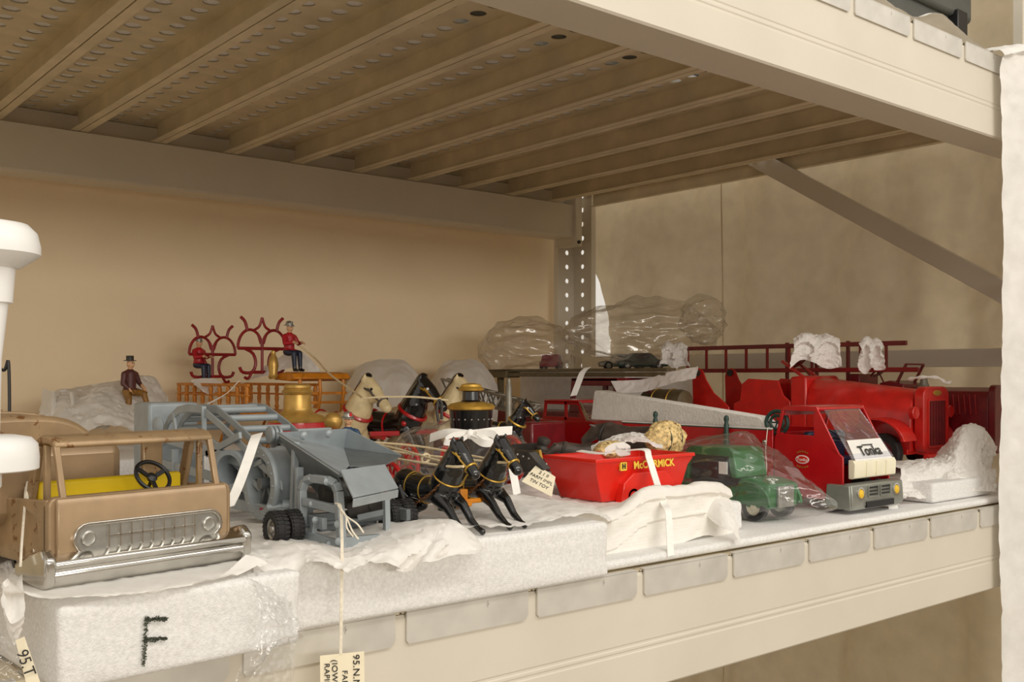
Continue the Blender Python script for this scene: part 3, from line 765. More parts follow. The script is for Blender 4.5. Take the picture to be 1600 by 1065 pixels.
MB().prism([(.040, .1235), (.044, .1262), (.088, .1262), (.094, .1222), (.094, .120), (.042, .120)], .002, w-.002, 'x').build('cab_roof', 'red_paint', T, bevel=.001)
MB().box(.003, w-.003, .098, .1025, .016, .092).build('cab_rear', 'red_paint', T)
MB().box(.003, w-.003, .090, .094, .114, .122).build('roof_back_lip', 'red_paint', T)
MB().box(.002, w-.002, .004, .1, .012, .020).build('cab_floor', 'dark_red', T)
b = MB(); b.box(.012, w-.012, .060, .070, .060, .094); b.box(.012, w-.012, .044, .07, .050, .062); b.build('seat', 'navy', T, bevel=.003)
steering(T, (.030, .040, .090), .012, (0, -.6, .8), .0012)
# windscreen: a clear formed shield reaching down over the nose
qd = [(.006, -.002, .0640), (w-.006, -.002, .0640), (w-.014, .040, .1215), (.014, .040, .1215)]
MB().plate(qd, .0008).build('windscreen', 'windscreen', T, bevel=.0004)
MB().tube([qd[0], qd[1], qd[2], qd[3]], .0008, 6, closed=True).build('windscreen_edge', 'windscreen', T)
pp = MB().plate([(.012, -.0035, .0615), (w-.010, -.0035, .0615), (w-.013, .0117, .0855), (.017, .0117, .0855)], .0004)
pc = pp.build('name_card', 'white_paint', T)
ud = V((0, .012, .019)).normalized()
text_mesh('Tonka', .0185, 'ink', 'lettering', T, basis((.0525, .0012, .0724), (1, 0, 0), ud), bold=.0003, depth=.0001)
MB().box(.0415, .064, -.0001, .0009, .0788, .0800).xf(Matrix.Translation((0, .0055, 0))).build('lettering_bar', 'ink', T)
# cream nose panel
b = MB(); b.prism([(.000, .040), (-.0045, .0415), (-.0055, .058), (-.003, .0625), (.004, .063), (.004, .040)], .008, w-.004, 'x'); nose = b.build('nose_panel', 'cream_plastic', T, bevel=.001)
for x in (.032, .054, .076): MB().box(x, x+.0012, -.0062, -.004, .043, .0595).build('rib', 'cream_plastic', nose)
# bumper and lamp unit
b = MB(); b.prism([(.002, .004), (-.008, .004), (-.011, .010), (-.009, .034), (.002, .036)], -.006, w+.004, 'x'); b.build('bumper', 'bumper_grey', T, bevel=.0015)
b = MB()
for x0, x1 in ((-.007, .002), (w-.004, w+.005)): b = MB(); b.prism([(-.009, .006), (.020, .004), (.026, .012), (.024, .034), (-.007, .034)], x0, x1, 'x'); b.build('bumper_side', 'bumper_grey', T, bevel=.0015)
for x in (.012, w-.013):
    lm = MB().lathe([(.0078, 0), (.0078, .002), (.006, .0022), (.006, .001)], (x, -.0092, .0235), (0, -1, .08), 22).build('lamp_rim', 'chrome', T)
    MB().lathe([(.0058, .0), (.005, .002), (.0025, .0032), (.0001, .0036)], (x, -.0097, .0235), (0, -1, .08), 18).build('lens', 'yellow_lamp', lm)
for x in (.027, .054):
    gl = MB().frame(rrect(x, x+.023, .018, .0325, .002), .0014, -.0118, -.008, 'y').build('grille_frame', 'bumper_grey', T)
    for i in range(3): MB().box(x+.003, x+.020, -.0112, -.0085, .0205+i*.004, .0222+i*.004).build('slot', 'black_plastic', gl)
MB().box(.022, .083, -.0130, -.0098, .006, .0135).build('number_plate', 'black_plastic', T, bevel=.0006)
for x in (.012, w-.012):
    for y in (.036, .30): wheel(T, (x, y, .0175), .0175, .014, 'rubber', 'cream_plastic', tread=False)
MB().box(.028, .078, .0, .38, .018, .026).build('chassis', 'black_plastic', T)
# bed
bd = MB(); bd.prism([(.106, .030), (.106, .0955), (.37, .0955), (.37, .030), (.32, .030), (.31, .040), (.29, .040), (.28, .030)], 0, .003, 'x'); bd.build('bed_side', 'red_paint', T, bevel=.0006)
bd = MB(); bd.prism([(.106, .030), (.106, .0955), (.37, .0955), (.37, .030)], w-.003, w, 'x'); bd.build('bed_side', 'red_paint', T, bevel=.0006)
MB().box(.003, w-.003, .106, .37, .034, .038).build('bed_floor', 'red_paint', T)
MB().box(-.0004, .0035, .108, .37, .0955, .0975).build('bed_stripe', 'white_paint', T); MB().box(-.0006, .0035, .108, .37, .0943, .0957).build('bed_stripe', 'dark_green', T)
for y in (.117,): MB().ball((-.001, y, .0795), .0036, 12, 8).build('stud', 'chrome', T)
# hose reel beside the cab
b = MB().torus((.012, .108, .104), (1, .2, 0), .0145, .0026, 26, 8); b.torus((.012, .108, .104), (1, .2, 0), .009, .002, 20, 8)
for i in range(5): b.cyl((.012, .108, .104), (.012, .108+.0145*math.cos(i*1.2566), .104+.0145*math.sin(i*1.2566)), .001, n=6)
b.build('hose_reel', 'dark_green', T)
# door badge
bg_ = MB().prism([(.062+.0095*math.cos(2*PI*i/28), .0605+.0052*math.sin(2*PI*i/28)) for i in range(28)], -.0006, 0, 'x').build('badge', 'white_paint', T)
MB().prism([(.062+.0082*math.cos(2*PI*i/28), .0605+.0040*math.sin(2*PI*i/28)) for i in range(28)], -.0009, 0, 'x').build('badge_field', 'bright_red', bg_)
text_mesh('Tonka', .0058, 'white_paint', 'badge_lettering', bg_, basis((-.0011, .062, .0603), (0, -1, 0), (0, 0, 1)))
for s in (-1, 1):
    for a in range(5):
        t = PI/2*s+(a-2)*.28; MB().box(-.0004, 0, .062+.013*math.cos(t)-.0011, .062+.013*math.cos(t)+.0011, .0605+.0098*math.sin(t)-.0008, .0605+.0098*math.sin(t)+.0008).build('badge_ray', 'brass', bg_)
# small cast post figures clipped on the bed
for y, z in ((.175, .073), (.30, .075)):
    MB().lathe([(.004, 0), (.0045, .004), (.003, .008), (.0042, .014), (.003, .020), (.0036, .026), (.0024, .029), (.0036, .033), (.003, .037), (.0003, .039)], (-.0052, y, z), (0, 0, 1), 12).build('lamp_post', 'dark_green', T)
# string and pale board standing in the bed
MB().tube(spline([(-.002, .112, .098), (-.0035, .114, .07), (-.003, .113, .05), (-.0035, .1135, .032)], 14), .0006, 6).build('string', 'string', T)
bd = MB().prism([(.783, -.0715), (1.112, -.0715), (1.104, -.0275), (1.100, -.0265), (.80, -.0575)], 1.078, 1.104, 'x')
bd.v = [V((p.x+0, p.y, p.z+.0045)) for p in bd.v]
tag(bd.build('packing_board', 'foam_grey', bevel=.0015), 'pale grey wedge shaped board standing in the bed of the red truck', 'packing board')

# ================================================================ orange red farm wagon
mw = thing('toy_wagon', 'bright orange red toy farm wagon with yellow lettering and white tape', 'toy wagon', (.703, .717, -.1295))
Lx, Ly = .146, .078
b = MB()
def ring(x0, x1, y0, y1, z): return [V((x0, y0, z)), V((x1, y0, z)), V((x1, y1, z)), V((x0, y1, z))]
rg = [ring(.016, Lx-.014, .008, Ly-.008, .002), ring(.010, Lx-.008, .006, Ly-.006, .018), ring(.003, Lx-.004, .003, Ly-.003, .034), ring(0, Lx, 0, Ly, .041), ring(-.001, Lx+.001, -.001, Ly+.001, .0455),
      ring(.001, Lx-.001, .001, Ly-.001, .0455), ring(.003, Lx-.003, .003, Ly-.003, .040), ring(.018, Lx-.016, .010, Ly-.010, .006)]
vs = [p for r in rg for p in r]; fs = []
for i in range(len(rg)-1): fs += [(i*4+j, i*4+(j+1) % 4, i*4+4+(j+1) % 4, i*4+4+j) for j in range(4)]
fs += [(3, 2, 1, 0), (28, 29, 30, 31)]
b.add(vs, fs); b.build('wagon_box', 'bright_red', mw, bevel=.0006)
MB().frame([(-.002, -.002), (Lx+.002, -.002), (Lx+.002, Ly+.002), (-.002, Ly+.002)], .003, .0425, .0465, 'z').build('rim', 'bright_red', mw, bevel=.0008)
b = MB(); b.prism([(.034, .0), (.038, .020), (.052, .030), (.100, .030), (.114, .020), (.118, 0)], -.002, .008, 'y'); b.build('wheel_arch', 'bright_red', mw, bevel=.001)
for x in (.052, .092): wheel(mw, (x, .001, .006), .009, .006, 'dark_green', 'bright_red', ax=(0, 1, 0), tread=False)
text_mesh('McCORMICK', .0108, 'lettering_yellow', 'lettering', mw, basis((.084, -.0008, .0375), (1, 0, 0), (0, .1, 1)), bold=.0003)
em = MB().prism(rrect(.0335, .0425, .0332, .0418, .0008), -.0012, .001, 'y').build('emblem', 'lettering_yellow', mw)
text_mesh('H', .0072, 'ink', 'emblem_mark', em, basis((.038, -.0015, .0375), (1, 0, 0), (0, 0, 1)), bold=.0004)
tp = thing('cotton_tape', 'white tape tied across the orange red wagon and down its front', 'tape', (.79, .72, -.1335))
MB().ribbon([L(p, tp) for p in spline([W(905, 704, 1.07), W(940, 708, 1.05), W(975, 704, 1.05), W(1008, 702, 1.045), W(1014, 715, 1.035), W(1025, 750, 1.022), W(1037, 785, .985), W(1044, 800, .965), W(1047, 850, .95), W(1048, 868, .945)], 50)], (1, 0, .1), .0088, .0008).build('band', 'ribbon', tp)
MB().ribbon([L(p, tp) for p in spline([W(945, 706, 1.06), W(958, 698, 1.06), W(975, 697, 1.06), W(985, 704, 1.06), W(968, 706, 1.06), W(962, 700, 1.06)], 30)], (0, 0, 1), .008, .0008).build('bow', 'ribbon', tp)
# ================================================================ horses and figures
def horse_mesh(name, S, voxel, m, pose='tall'):
    B = Blob(); c = pose == 'low'; dz = -.17 if c else 0
    def P(x, y, z, r): return (x*S, y*S, (z+dz)*S, r*S)
    B.limb([P(.32, 0, .60, .155), P(.05, 0, .575, .145), P(-.18, 0, .60, .135), P(-.34, 0, .62, .155)], 16)
    B.limb([P(.33, 0, .66, .17), P(.41, 0, .80, .150), P(.475, 0, .94, .112), P(.525, 0, 1.04, .086)], 14)
    B.limb([P(.53, 0, 1.05, .086), P(.62, 0, .965, .084), P(.72, 0, .865, .060), P(.785, 0, .80, .060)], 12)
    B.ball((.595*S, 0, (.91+dz)*S), (.09*S, .068*S, .080*S))
    B.ball((.80*S, 0, (.785+dz)*S), (.052*S, .060*S, .056*S))
    for s in (-1, 1):
        B.limb([P(.51, .052*s, 1.09, .034), P(.535, .060*s, 1.150, .014)], 8)
        B.limb([P(.60, .066*s, 1.0, .024), P(.64, .066*s, .98, .018)], 8)
        if c:
            k = .05*s
            B.limb([P(.33, .10*s, .52, .085), P(.50, .10*s, .43+k*.3, .050), P(.62, .10*s, .30, .040), P(.74, .10*s, .225, .030), P(.80, .10*s, .20, .036)], 10)
            B.limb([P(-.33, .10*s, .56, .12), P(-.20, .11*s, .38, .065), P(-.42, .11*s, .27, .042), P(-.36, .11*s, .20, .036)], 10)
        else:
            B.limb([P(.33, .09*s, .52, .085), P(.44, .09*s, .36, .048), P(.42 if s > 0 else .52, .09*s, .20, .035), P(.47 if s > 0 else .40, .09*s, .05, .030), P(.50 if s > 0 else .42, .09*s, .025, .038)], 10)
            B.limb([P(-.34, .09*s, .58, .12), P(-.28, .10*s, .42, .07), P(-.44, .10*s, .27, .042), P(-.42, .10*s, .06, .030), P(-.40, .10*s, .025, .038)], 10)
    B.limb([P(-.47, 0, .68, .035), P(-.56, 0, .56, .045), P(-.57, 0, .36, .03)], 8)
    return B.mesh(name, voxel, 3, [m])
def horse_trim(h, S, low, strap, mane=None, collar='red_paint', bridle='brass', eye='white_paint'):
    dz = -.17 if low else 0
    def P(x, y, z): return V((x*S, y*S, (z+dz)*S))
    def loop(c, ax, a, b, r, mt, nm, fl=1):
        ax = V(ax).normalized(); y = V((0, 1, 0)); z = ax.cross(y).normalized()
        MB().tube([c+y*a*S*math.cos(t)+z*b*S*math.sin(t) for t in [2*PI*i/28 for i in range(28)]], r*S, 6, closed=True).build(nm, mt, h)
    loop(P(.375, 0, .725), (.50, 0, .80), .160 if not low else .156, .168 if not low else .160, .022 if not low else .010, collar, 'collar')
    loop(P(.05, 0, .575), (1, 0, 0), .146, .146, .013 if not low else .008, strap, 'girth_strap')
    loop(P(-.20, 0, .61), (1, 0, -.1), .138, .138, .011 if not low else .007, strap, 'hip_strap')
    loop(P(.735, 0, .850), (.72, 0, -.69), .062, .064, .012, bridle, 'nose_band')
    loop(P(.585, 0, .985), (.35, 0, .9), .086, .108, .012, bridle, 'cheek_strap')
    for s in (-1, 1):
        MB().tube([P(.735, .062*s, .86), P(.66, .080*s, .93), P(.60, .088*s, 1.0)], .011*S, 6).build('bridle_strap', bridle, h)
        MB().ball(P(.64, .074*s, .99), .018*S, 10, 6).build('eye', eye, h)
    if mane:
        b = MB(); pts = [P(.575, 0, 1.135), P(.50, 0, 1.13), P(.405, 0, 1.02), P(.30, 0, .92), P(.20, 0, .80)]
        b.tube(spline(pts, 16), [S*(.018+.03*math.sin(PI*min(1, i/12))) for i in range(17)], 8, flat=.8); b.build('mane', mane, h)
TO_AISLE = -PI/2
def person_mesh(name, H, mats, pose='drive', voxel=None):
    B = Blob()
    def P(x, y, z, r): return (x*H, y*H, z*H, r*H)
    B.limb([P(-.01, 0, .42, .105), P(0, 0, .55, .10), P(0, 0, .68, .105)], 14)
    B.limb([P(0, -.10, .70, .055), P(0, .10, .70, .055)], 10)
    B.limb([P(0, 0, .72, .04), P(.01, 0, .80, .04)], 10)
    B.ball((.012*H, 0, .865*H), (.066*H, .060*H, .080*H))
    B.limb([P(.07, 0, .865, .014), P(.088, 0, .85, .015)], 8)                 # nose
    B.limb([P(.06, -.018, .825, .012), P(.06, .018, .825, .012)], 6)          # lips
    for s in (-1, 1):
        B.ball((.005*H, .062*s*H, .865*H), (.014*H, .012*H, .024*H))         # ears
        if pose == 'sit' and s > 0: arm = [P(0, .14*s, .69, .052), P(.02, .20*s, .55, .042), P(.16, .17*s, .44, .032)]; fd = V((.6, 0, -.8))
        elif pose == 'sit': arm = [P(0, .14*s, .69, .052), P(.0, .17*s, .53, .042), P(.10, .10*s, .42, .032)]; fd = V((.8, 0, -.6))
        else: arm = [P(0, .14*s, .69, .052), P(.06, .19*s, .56, .042), P(.23, .10*s, .58, .030)]; fd = V((.9, 0, -.2))
        B.limb(arm, 10)
        hx = V(arm[-1][:3]); fd.normalize(); up_ = V((0, 0, 1)); sd_ = V((0, 1, 0))
        B.ball(hx+fd*.025*H, (.030*H, .026*H, .020*H))
        for i, l in enumerate((.045, .055, .052, .040)):
            a = hx+fd*.04*H+sd_*(i-1.5)*.016*H; e = a+fd*l*H*.6; B.limb([(*a, .0095*H), (*e, .009*H), (*(e-up_*l*.5*H), .0075*H)], 6)
        a = hx+fd*.015*H-sd_*s*.026*H; B.limb([(*a, .010*H), (*(a+fd*.035*H-sd_*s*.008*H+up_*.01*H), .008*H)], 6)
        if pose == 'sit':
            leg = [P(-.01, .07*s, .40, .075), P(.20 if s > 0 else .06, .10*s, .36 if s > 0 else .26, .055), P(.26 if s > 0 else .06, .11*s, .20 if s > 0 else .05, .040)]
        else: leg = [P(-.01, .06*s, .40, .075), P(.19, .08*s, .37, .056), P(.21, .08*s, .06, .038)]
        B.limb(leg, 10); q = leg[-1]; B.limb([(q[0], q[1], q[2]-.01*H, .036*H), (q[0]+.08*H, q[1], q[2]-.02*H, .028*H)], 8)
    def pick(c):
        x, y, z = c.x/H, c.y/H, c.z/H
        if z > .775: return 0
        if pose == 'sit':
            if x > .10 and z > .39 and abs(y) > .12: return 0
        elif x > .215 and z > .45: return 0
        if z > .43: return 1
        if z < .12: return 3
        return 2
    return B.mesh(name, voxel or H*.0085, 2, mats, pick)
def hat(p, H, kind):
    c = V((.0, 0, .925*H))
    if kind == 'top':
        MB().lathe([(.062*H, 0), (.105*H, -.004*H), (.105*H, .006*H), (.064*H, .010*H), (.062*H, .075*H), (.066*H, .085*H), (.0001, .087*H)], c-V((0, 0, .005*H)), (0, 0, 1), 20).build('hat', 'iron_dark', p)
    else:
        hh = MB().lathe([(.070*H, -.012*H), (.108*H, -.022*H), (.108*H, -.014*H), (.074*H, .004*H), (.070*H, .04*H), (.045*H, .070*H), (.0001, .080*H)], c, (.08, 0, 1), 20).build('helmet', 'silver', p)
        MB().box(.062*H, .082*H, -.022*H, .022*H, .93*H, .985*H).build('helmet_shield', 'red_paint' if kind == 'fire' else 'silver', hh, bevel=.004*H)
    for s in (-1, 1): MB().ball((.068*H, .024*s*H, .880*H), .0095*H, 8, 5).build('eye', 'ink', p)

# ---------------------------------------------------------------- steam pumper with two black horses, at the front
r1 = thing('toy_steam_pumper', 'cast iron toy steam pumper with gold boiler drawn by two black horses', 'toy carriage', (.505, .69, -.1255))
R1 = lambda p: L(p, r1)
SH = .078
hm = horse_mesh('horse', SH, SH*.0115, 'black_gloss', 'low')
for i, (x, y) in enumerate(((.4790, .6900), (.5310, .6960))):
    h = share('horse', hm, r1, R1((x, y, -.1255)), (0, 0, TO_AISLE+(.06 if i == 0 else 0)), label='galloping black horse with gold bridle, '+('nearer the grey machine' if i == 0 else 'nearer the orange red wagon'))
    horse_trim(h, SH, True, 'brass', None, 'brass', 'brass', 'black_gloss')
    # chains
    b = MB(); pts = spline([(.42*SH, -.15*SH, .50*SH), (.30*SH, -.17*SH, .40*SH), (.10*SH, -.165*SH, .30*SH), (-.10*SH, -.16*SH, .24*SH), (-.30*SH, -.16*SH, .25*SH)], 18)
    for j in range(18):
        d = pts[j+1]-pts[j]; b.tube([pts[j]+d*.5+d*.75*math.cos(t)+(V((0, 1, 0)) if j % 2 else V((0, 0, 1)))*d.length*.42*math.sin(t) for t in [2*PI*q/10 for q in range(10)]], .00045, 5, closed=True)
    b.build('chain', 'rust_chain', h)
# draught pole and yoke
b = MB(); b.bar(R1((.506, .665, -.106)), R1((.506, .90, -.103)), .0055, .0045); b.bar(R1((.490, .668, -.104)), R1((.522, .668, -.104)), .004, .004); b.build('draught_pole', 'orange_paint', r1, bevel=.001)
MB().bar(R1((.503, .672, -.110)), R1((.503, .672, -.094)), .007, .008).build('yoke', 'orange_paint', r1, bevel=.001)
# body and boiler
bx_, by_ = .530, 1.012
MB().lathe([(.0335, -.065), (.0345, -.060), (.0330, -.0555), (.0325, -.051)], R1((bx_, by_, 0)), (0, 0, 1), 36).build('boiler_base', 'red_paint', r1)
MB().lathe([(.0320, -.0508), (.0325, -.0485), (.0290, -.0445), (.0190, -.0410), (.0162, -.0385), (.0152, -.0350), (.0148, -.0210), (.0165, -.0195), (.0172, -.0175), (.0160, -.0155), (.0142, -.0145), (.0150, -.0130), (.0145, -.0105), (.0120, -.0090), (.0060, -.0086), (.0001, -.0086)], R1((bx_, by_, 0)), (0, 0, 1), 40).build('boiler', 'cast_gold', r1)
MB().lathe([(.026, -.110), (.030, -.104), (.030, -.068), (.026, -.064)], R1((bx_, by_, 0)), (0, 0, 1), 32).build('firebox', 'black_gloss', r1)
MB().ball(R1((.5255, .925, -.0475)), .0098, 18, 12).build('air_chamber', 'cast_gold', r1)
MB().cyl(R1((.5255, .925, -.11)), R1((.5255, .925, -.054)), .005, n=14).build('pump_column', 'red_paint', r1)
b = MB(); b.box(*[q for a, c in zip(R1((.498, .84, -.105)), R1((.552, 1.04, -.098))) for q in (a, c)]); b.build('wagon_frame', 'red_paint', r1, bevel=.001)
for x in (.492, .558):
    spoked(r1, R1((x, .985, -.101)), .023, 'red_paint', 12)
    spoked(r1, R1((x, .865, -.1065)), .0175, 'red_paint', 10)
# driver
HD = .066
dm = person_mesh('driver', HD, ['skin', 'blue_coat', 'navy', 'black_gloss'])
d_ = share('driver', dm, r1, R1((.508, .865, -.101)), (0, 0, TO_AISLE), label='seated driver in a blue coat holding reins'); hat(d_, HD, 'fire')
MB().box(*[q for a, c in zip(R1((.492, .855, -.098)), R1((.526, .878, -.0765))) for q in (a, c)]).build('driver_seat', 'black_gloss', r1, bevel=.002)
# reins
hb = [(.479, .6900), (.531, .6960)]
for i, (x, y) in enumerate(hb):
    my = y-.745*SH; mz = -.1255+.70*SH
    for s in (-1, 1):
        pts = [V((x+s*.0045, my, mz)), V((x+s*.006, my+.028, mz-.001)), V((.505+s*.012+(x-.505)*.55, .775, -.0675+.002*s)), V((.506+s*.004, .845, -.0635))]
        MB().tube([R1(p) for p in spline(pts, 30)], .0011, 6).build('rein', 'cord', r1)
MB().torus(R1((.503, .725, -.072)), (0, 1, .3), .004, .0013, 14, 6).build('rein_knot', 'cord', r1)

# ---------------------------------------------------------------- ladder wagon with three horses
r2 = thing('toy_ladder_wagon', 'cast iron toy ladder wagon with orange rails and red arches drawn by three horses', 'toy carriage', (.80, 1.28, -.1455))
R2 = lambda p: L(p, r2)
S3 = .128
mc = horse_mesh('horse', S3, S3*.0125, 'cream_horse'); mk = horse_mesh('horse', S3, S3*.0125, 'black_gloss')
for i, (x, y, me) in enumerate(((.737, 1.298, mc), (.812, 1.272, mk), (.868, 1.262, mc))):
    h = share('horse', me, r2, R2((x, y, -.1455)), (0, 0, TO_AISLE+(.30, .34, .38)[i]), label=('cream horse in red harness nearest the gold boiler', 'black horse in red harness between two cream horses', 'cream horse in red harness behind the black boiler')[i])
    horse_trim(h, S3, False, 'red_paint', 'black_gloss', 'red_paint', 'iron_brown' if me is mc else 'brass', 'ink' if me is mc else 'white_paint')
    for s in (-1, 1): MB().ball((.36*S3, .14*s*S3, .60*S3), .035*S3, 10, 8).build('harness_ball', 'red_paint', h)
for x in (.775, .850): MB().bar(R2((x-.020, 1.225, -.082)), R2((x+.022, 1.215, -.082)), .006, .007).build('swingle_bar', 'red_paint', r2, bevel=.001)
MB().bar(R2((.775, 1.22, -.088)), R2((.775, 1.42, -.085)), .005, .005).build('draught_pole', 'red_paint', r2)
# wagon body: floor, rails, balusters
X0, X1, Y0, Y1 = .660, .775, 1.395, 1.690
MB().box(*[q for a, c in zip(R2((X0, Y0, -.062)), R2((X1, Y1, -.055))) for q in (a, c)]).build('wagon_floor', 'orange_paint', r2, bevel=.0015)
bal = MB().lathe([(.0022, 0), (.0038, .004), (.0026, .009), (.0036, .018), (.0026, .027), (.0038, .034), (.0022, .040)], (0, 0, 0), (0, 0, 1), 10).mesh('baluster'); bal.materials.append(MATS['orange_paint'])
for x in (X0, X1):
    for z in (-.014, -.030): MB().bar(R2((x, Y0+.02, z)), R2((x, Y1, z)), .005, .0045 if z > -.02 else .003).build('side_rail', 'orange_paint', r2, bevel=.0006)
    for i in range(9): share('baluster', bal, r2, R2((x, Y0+.025+(Y1-Y0-.03)*i/8, -.055)))
    MB().bar(R2((x, Y0+.03, -.062)), R2((x, Y1-.01, -.062)), .004, .010).build('sill', 'orange_paint', r2, bevel=.0006)
for z in (-.014, -.030): MB().bar(R2((X0, Y1, z)), R2((X1, Y1, z)), .005, .0045).build('end_rail', 'orange_paint', r2)
for x in (X0-.012, X1+.012):
    for y, r in ((1.46, .030), (1.60, .036)): spoked(r2, R2((x, y, -.1455+r+.0022)), r, 'orange_paint', 12)
# driver's seat with curled dash
b = MB(); b.prism([(1.345, -.004), (1.352, .004), (1.375, .006), (1.400, .003), (1.402, -.006), (1.360, -.008)], .700, .795, 'x'); b.v = [R2(p) for p in b.v]; b.build('dash', 'orange_paint', r2, bevel=.002)
for x in (.712, .745, .785):
    MB().tube([R2(p) for p in ((x, 1.352, -.002), (x, 1.350, -.025), (x, 1.358, -.056))], .0028, 8).build('dash_post', 'orange_paint', r2)
for z in (-.026, -.040): MB().bar(R2((.702, 1.354, z)), R2((.793, 1.354, z)), .004, .004).build('dash_rail', 'orange_paint', r2)
# arches that carry the ladders
def arch(y, z0, xc):
    m = MB(); r = .0024; h = .0
    def p(x, z): return R2((xc+x*.80, y, z0+z))
    for s in (-1, 1):
        m.tube([p(s*.026+.026*math.cos(t), .034+.030*math.sin(t)) for t in [PI*i/14 for i in range(15)]], r, 8)
        m.tube(spline([p(s*.032, .062), p(s*.034, .070), p(s*.038, .078), p(s*.046, .084)], 8), r*1.1, 8)
        m.tube(spline([p(s*.003, .042), p(s*.009, .056), p(s*.016, .062)], 8), r*.9, 8)
        m.tube(spline([p(s*.016, .064), p(s*.006, .070), p(0, .084)], 8), r*.9, 8)
        m.tube(spline([p(s*.038, .034), p(s*.020, .026), p(s*.014, .010), p(s*.022, -.004), p(s*.042, -.004), p(s*.048, .004)], 14), r*1.1, 8)
        m.tube(spline([p(s*.022, -.004), p(s*.030, -.014), p(s*.038, -.012)], 8), r, 8)
    m.tube([p(-.052, .034), p(.052, .034)], r*1.1, 8); m.tube([p(0, -.006), p(0, .050)], r, 8); m.tube([p(-.024, -.004), p(.024, -.004)], r*1.1, 8)
    m.build('ladder_arch', 'maroon', r2)
arch(1.668, .003, .712); arch(1.508, .010, .727)
MB().lathe([(.006, 0), (.0075, .004), (.006, .008), (.008, .020), (.006, .032), (.0035, .036), (.0035, .042), (.0001, .044)], R2(W(427, 592, 1.52)), (0, 0, 1), 14).build('lantern', 'cast_gold', r2)
HP = .080
pm = person_mesh('driver', HP, ['skin', 'red_coat', 'navy', 'black_gloss'])
d_ = share('driver', pm, r2, R2((.735, 1.430, .0055)), (0, 0, TO_AISLE+.35), label='driver in a red coat and silver cap holding reins'); hat(d_, HP, 'silver')
d2 = share('rear_fireman', pm, r2, R2((.690, 1.675, -.013)), (0, 0, TO_AISLE+.5), label='fireman in a red coat behind the rear arch'); hat(d2, HP, 'silver')
for i, (x, y) in enumerate(((.737, 1.298), (.812, 1.272))):
    mz = -.1455+.85*S3
    ex = V((x-.06*S3, y-.68*S3, mz)) if i == 0 else V((x+.0, y-.70*S3, mz))
    pts = [V((.742, 1.408, .046)), V((.748, 1.370, .026)), W(515, 584, 1.45), W(555, 613, 1.36), W(567, 622, 1.30)] if i == 0 else [W(567, 622, 1.30), W(600, 620, 1.33), W(650, 620, 1.34), W(700, 625, 1.36)]
    MB().tube([R2(p) for p in spline(pts, 30)], .0014, 6).build('rein', 'cord', r2)

# ---------------------------------------------------------------- seated figure in a top hat
HF = .083
fm = person_mesh('toy_figure', HF, ['skin', 'brown_coat', 'brown_trousers', 'iron_dark'], 'sit')
f = bpy.data.objects.new('toy_figure', fm); col.objects.link(f); f.location = W(203, 648, 1.42)+V((0, 0, ZC)); f.rotation_euler.z = TO_AISLE+.55
tag(f, 'small figure in a dark top hat and brown coat sitting on crumpled tissue', 'toy figure'); hat(f, HF, 'top')

# ---------------------------------------------------------------- pumper with black boiler in a clear bag
r3 = thing('toy_steam_pumper', 'cast iron toy steam pumper with black boiler and red wheels in a clear bag', 'toy carriage', (.685, .93, -.1215))
R3 = lambda p: L(p, r3); bc = (.675, .885, 0)
MB().lathe([(.0215, -.098), (.0225, -.060), (.0240, -.0375)], R3(bc), (0, 0, 1), 36).build('boiler', 'black_gloss', r3)
MB().lathe([(.0240, -.0375), (.0262, -.0365), (.0265, -.0335), (.0230, -.0305), (.0130, -.0285)], R3(bc), (0, 0, 1), 36).build('boiler_rim', 'brass', r3)
MB().lathe([(.0125, -.0290), (.0098, -.0265), (.0095, -.0175), (.0110, -.0165)], R3(bc), (0, 0, 1), 28).build('chimney', 'black_gloss', r3)
MB().lathe([(.0110, -.0168), (.0138, -.0160), (.0142, -.0138), (.0115, -.0118), (.0110, -.0095), (.0040, -.0080), (.0001, -.0080)], R3(bc), (0, 0, 1), 28).build('chimney_cap', 'brass', r3)
b = MB()
for i in range(20):
    t = 2*PI*i/20; b.ball(R3(V(bc)+V((.0232*math.cos(t), .0232*math.sin(t), -.0475))), .0011, 6, 4)
b.build('rivets', 'silver', r3)
MB().tube([R3(p) for p in spline([W(685, 658, 1.06), W(683, 640, 1.06), W(685, 626, 1.06), W(690, 630, 1.06), W(690, 655, 1.06)], 20)], .0016, 8).build('handle', 'iron_dark', r3)
MB().box(*[q for a, c in zip(R3((.655, .84, -.104)), R3((.715, 1.00, -.097))) for q in (a, c)]).build('wagon_frame', 'black_gloss', r3, bevel=.001)
for x in (.646, .722): spoked(r3, R3((x, .875, -.094)), .025, 'bright_red', 12, .0026); spoked(r3, R3((x, .965, -.099)), .020, 'bright_red', 10, .0024)

# ---------------------------------------------------------------- black horse head with gold bridle and small cast carriage
S4 = .066
r4 = thing('toy_cast_carriage', 'black cast iron toy carriage seat with studs and roller beside the tag', 'toy carriage', W(828, 735, 1.02))
R4 = lambda px, py, z: L(W(px, py, z), r4)
b = MB(); b.plate([R4(800, 700, 1.03), R4(806, 738, 1.03), R4(862, 732, 1.0), R4(838, 704, 1.0)], .010); b.build('seat_side', 'iron_dark', r4, bevel=.001)
b = MB()
for i in range(6): b.ball(R4(808+i*9, 709+i*3, 1.005)+V((-.003, -.004, 0)), .0013, 8, 5)
b.build('studs', 'silver', r4)
MB().plate([R4(822, 705, 1.02), R4(826, 728, 1.02), R4(846, 724, 1.01), R4(842, 703, 1.01)], -.004).build('gold_panel', 'brass', r4)
b = MB(); b.bar(R4(800, 700, 1.04), R4(845, 697, 1.03), .007, .008); b.build('seat_bar', 'iron_dark', r4, bevel=.001)
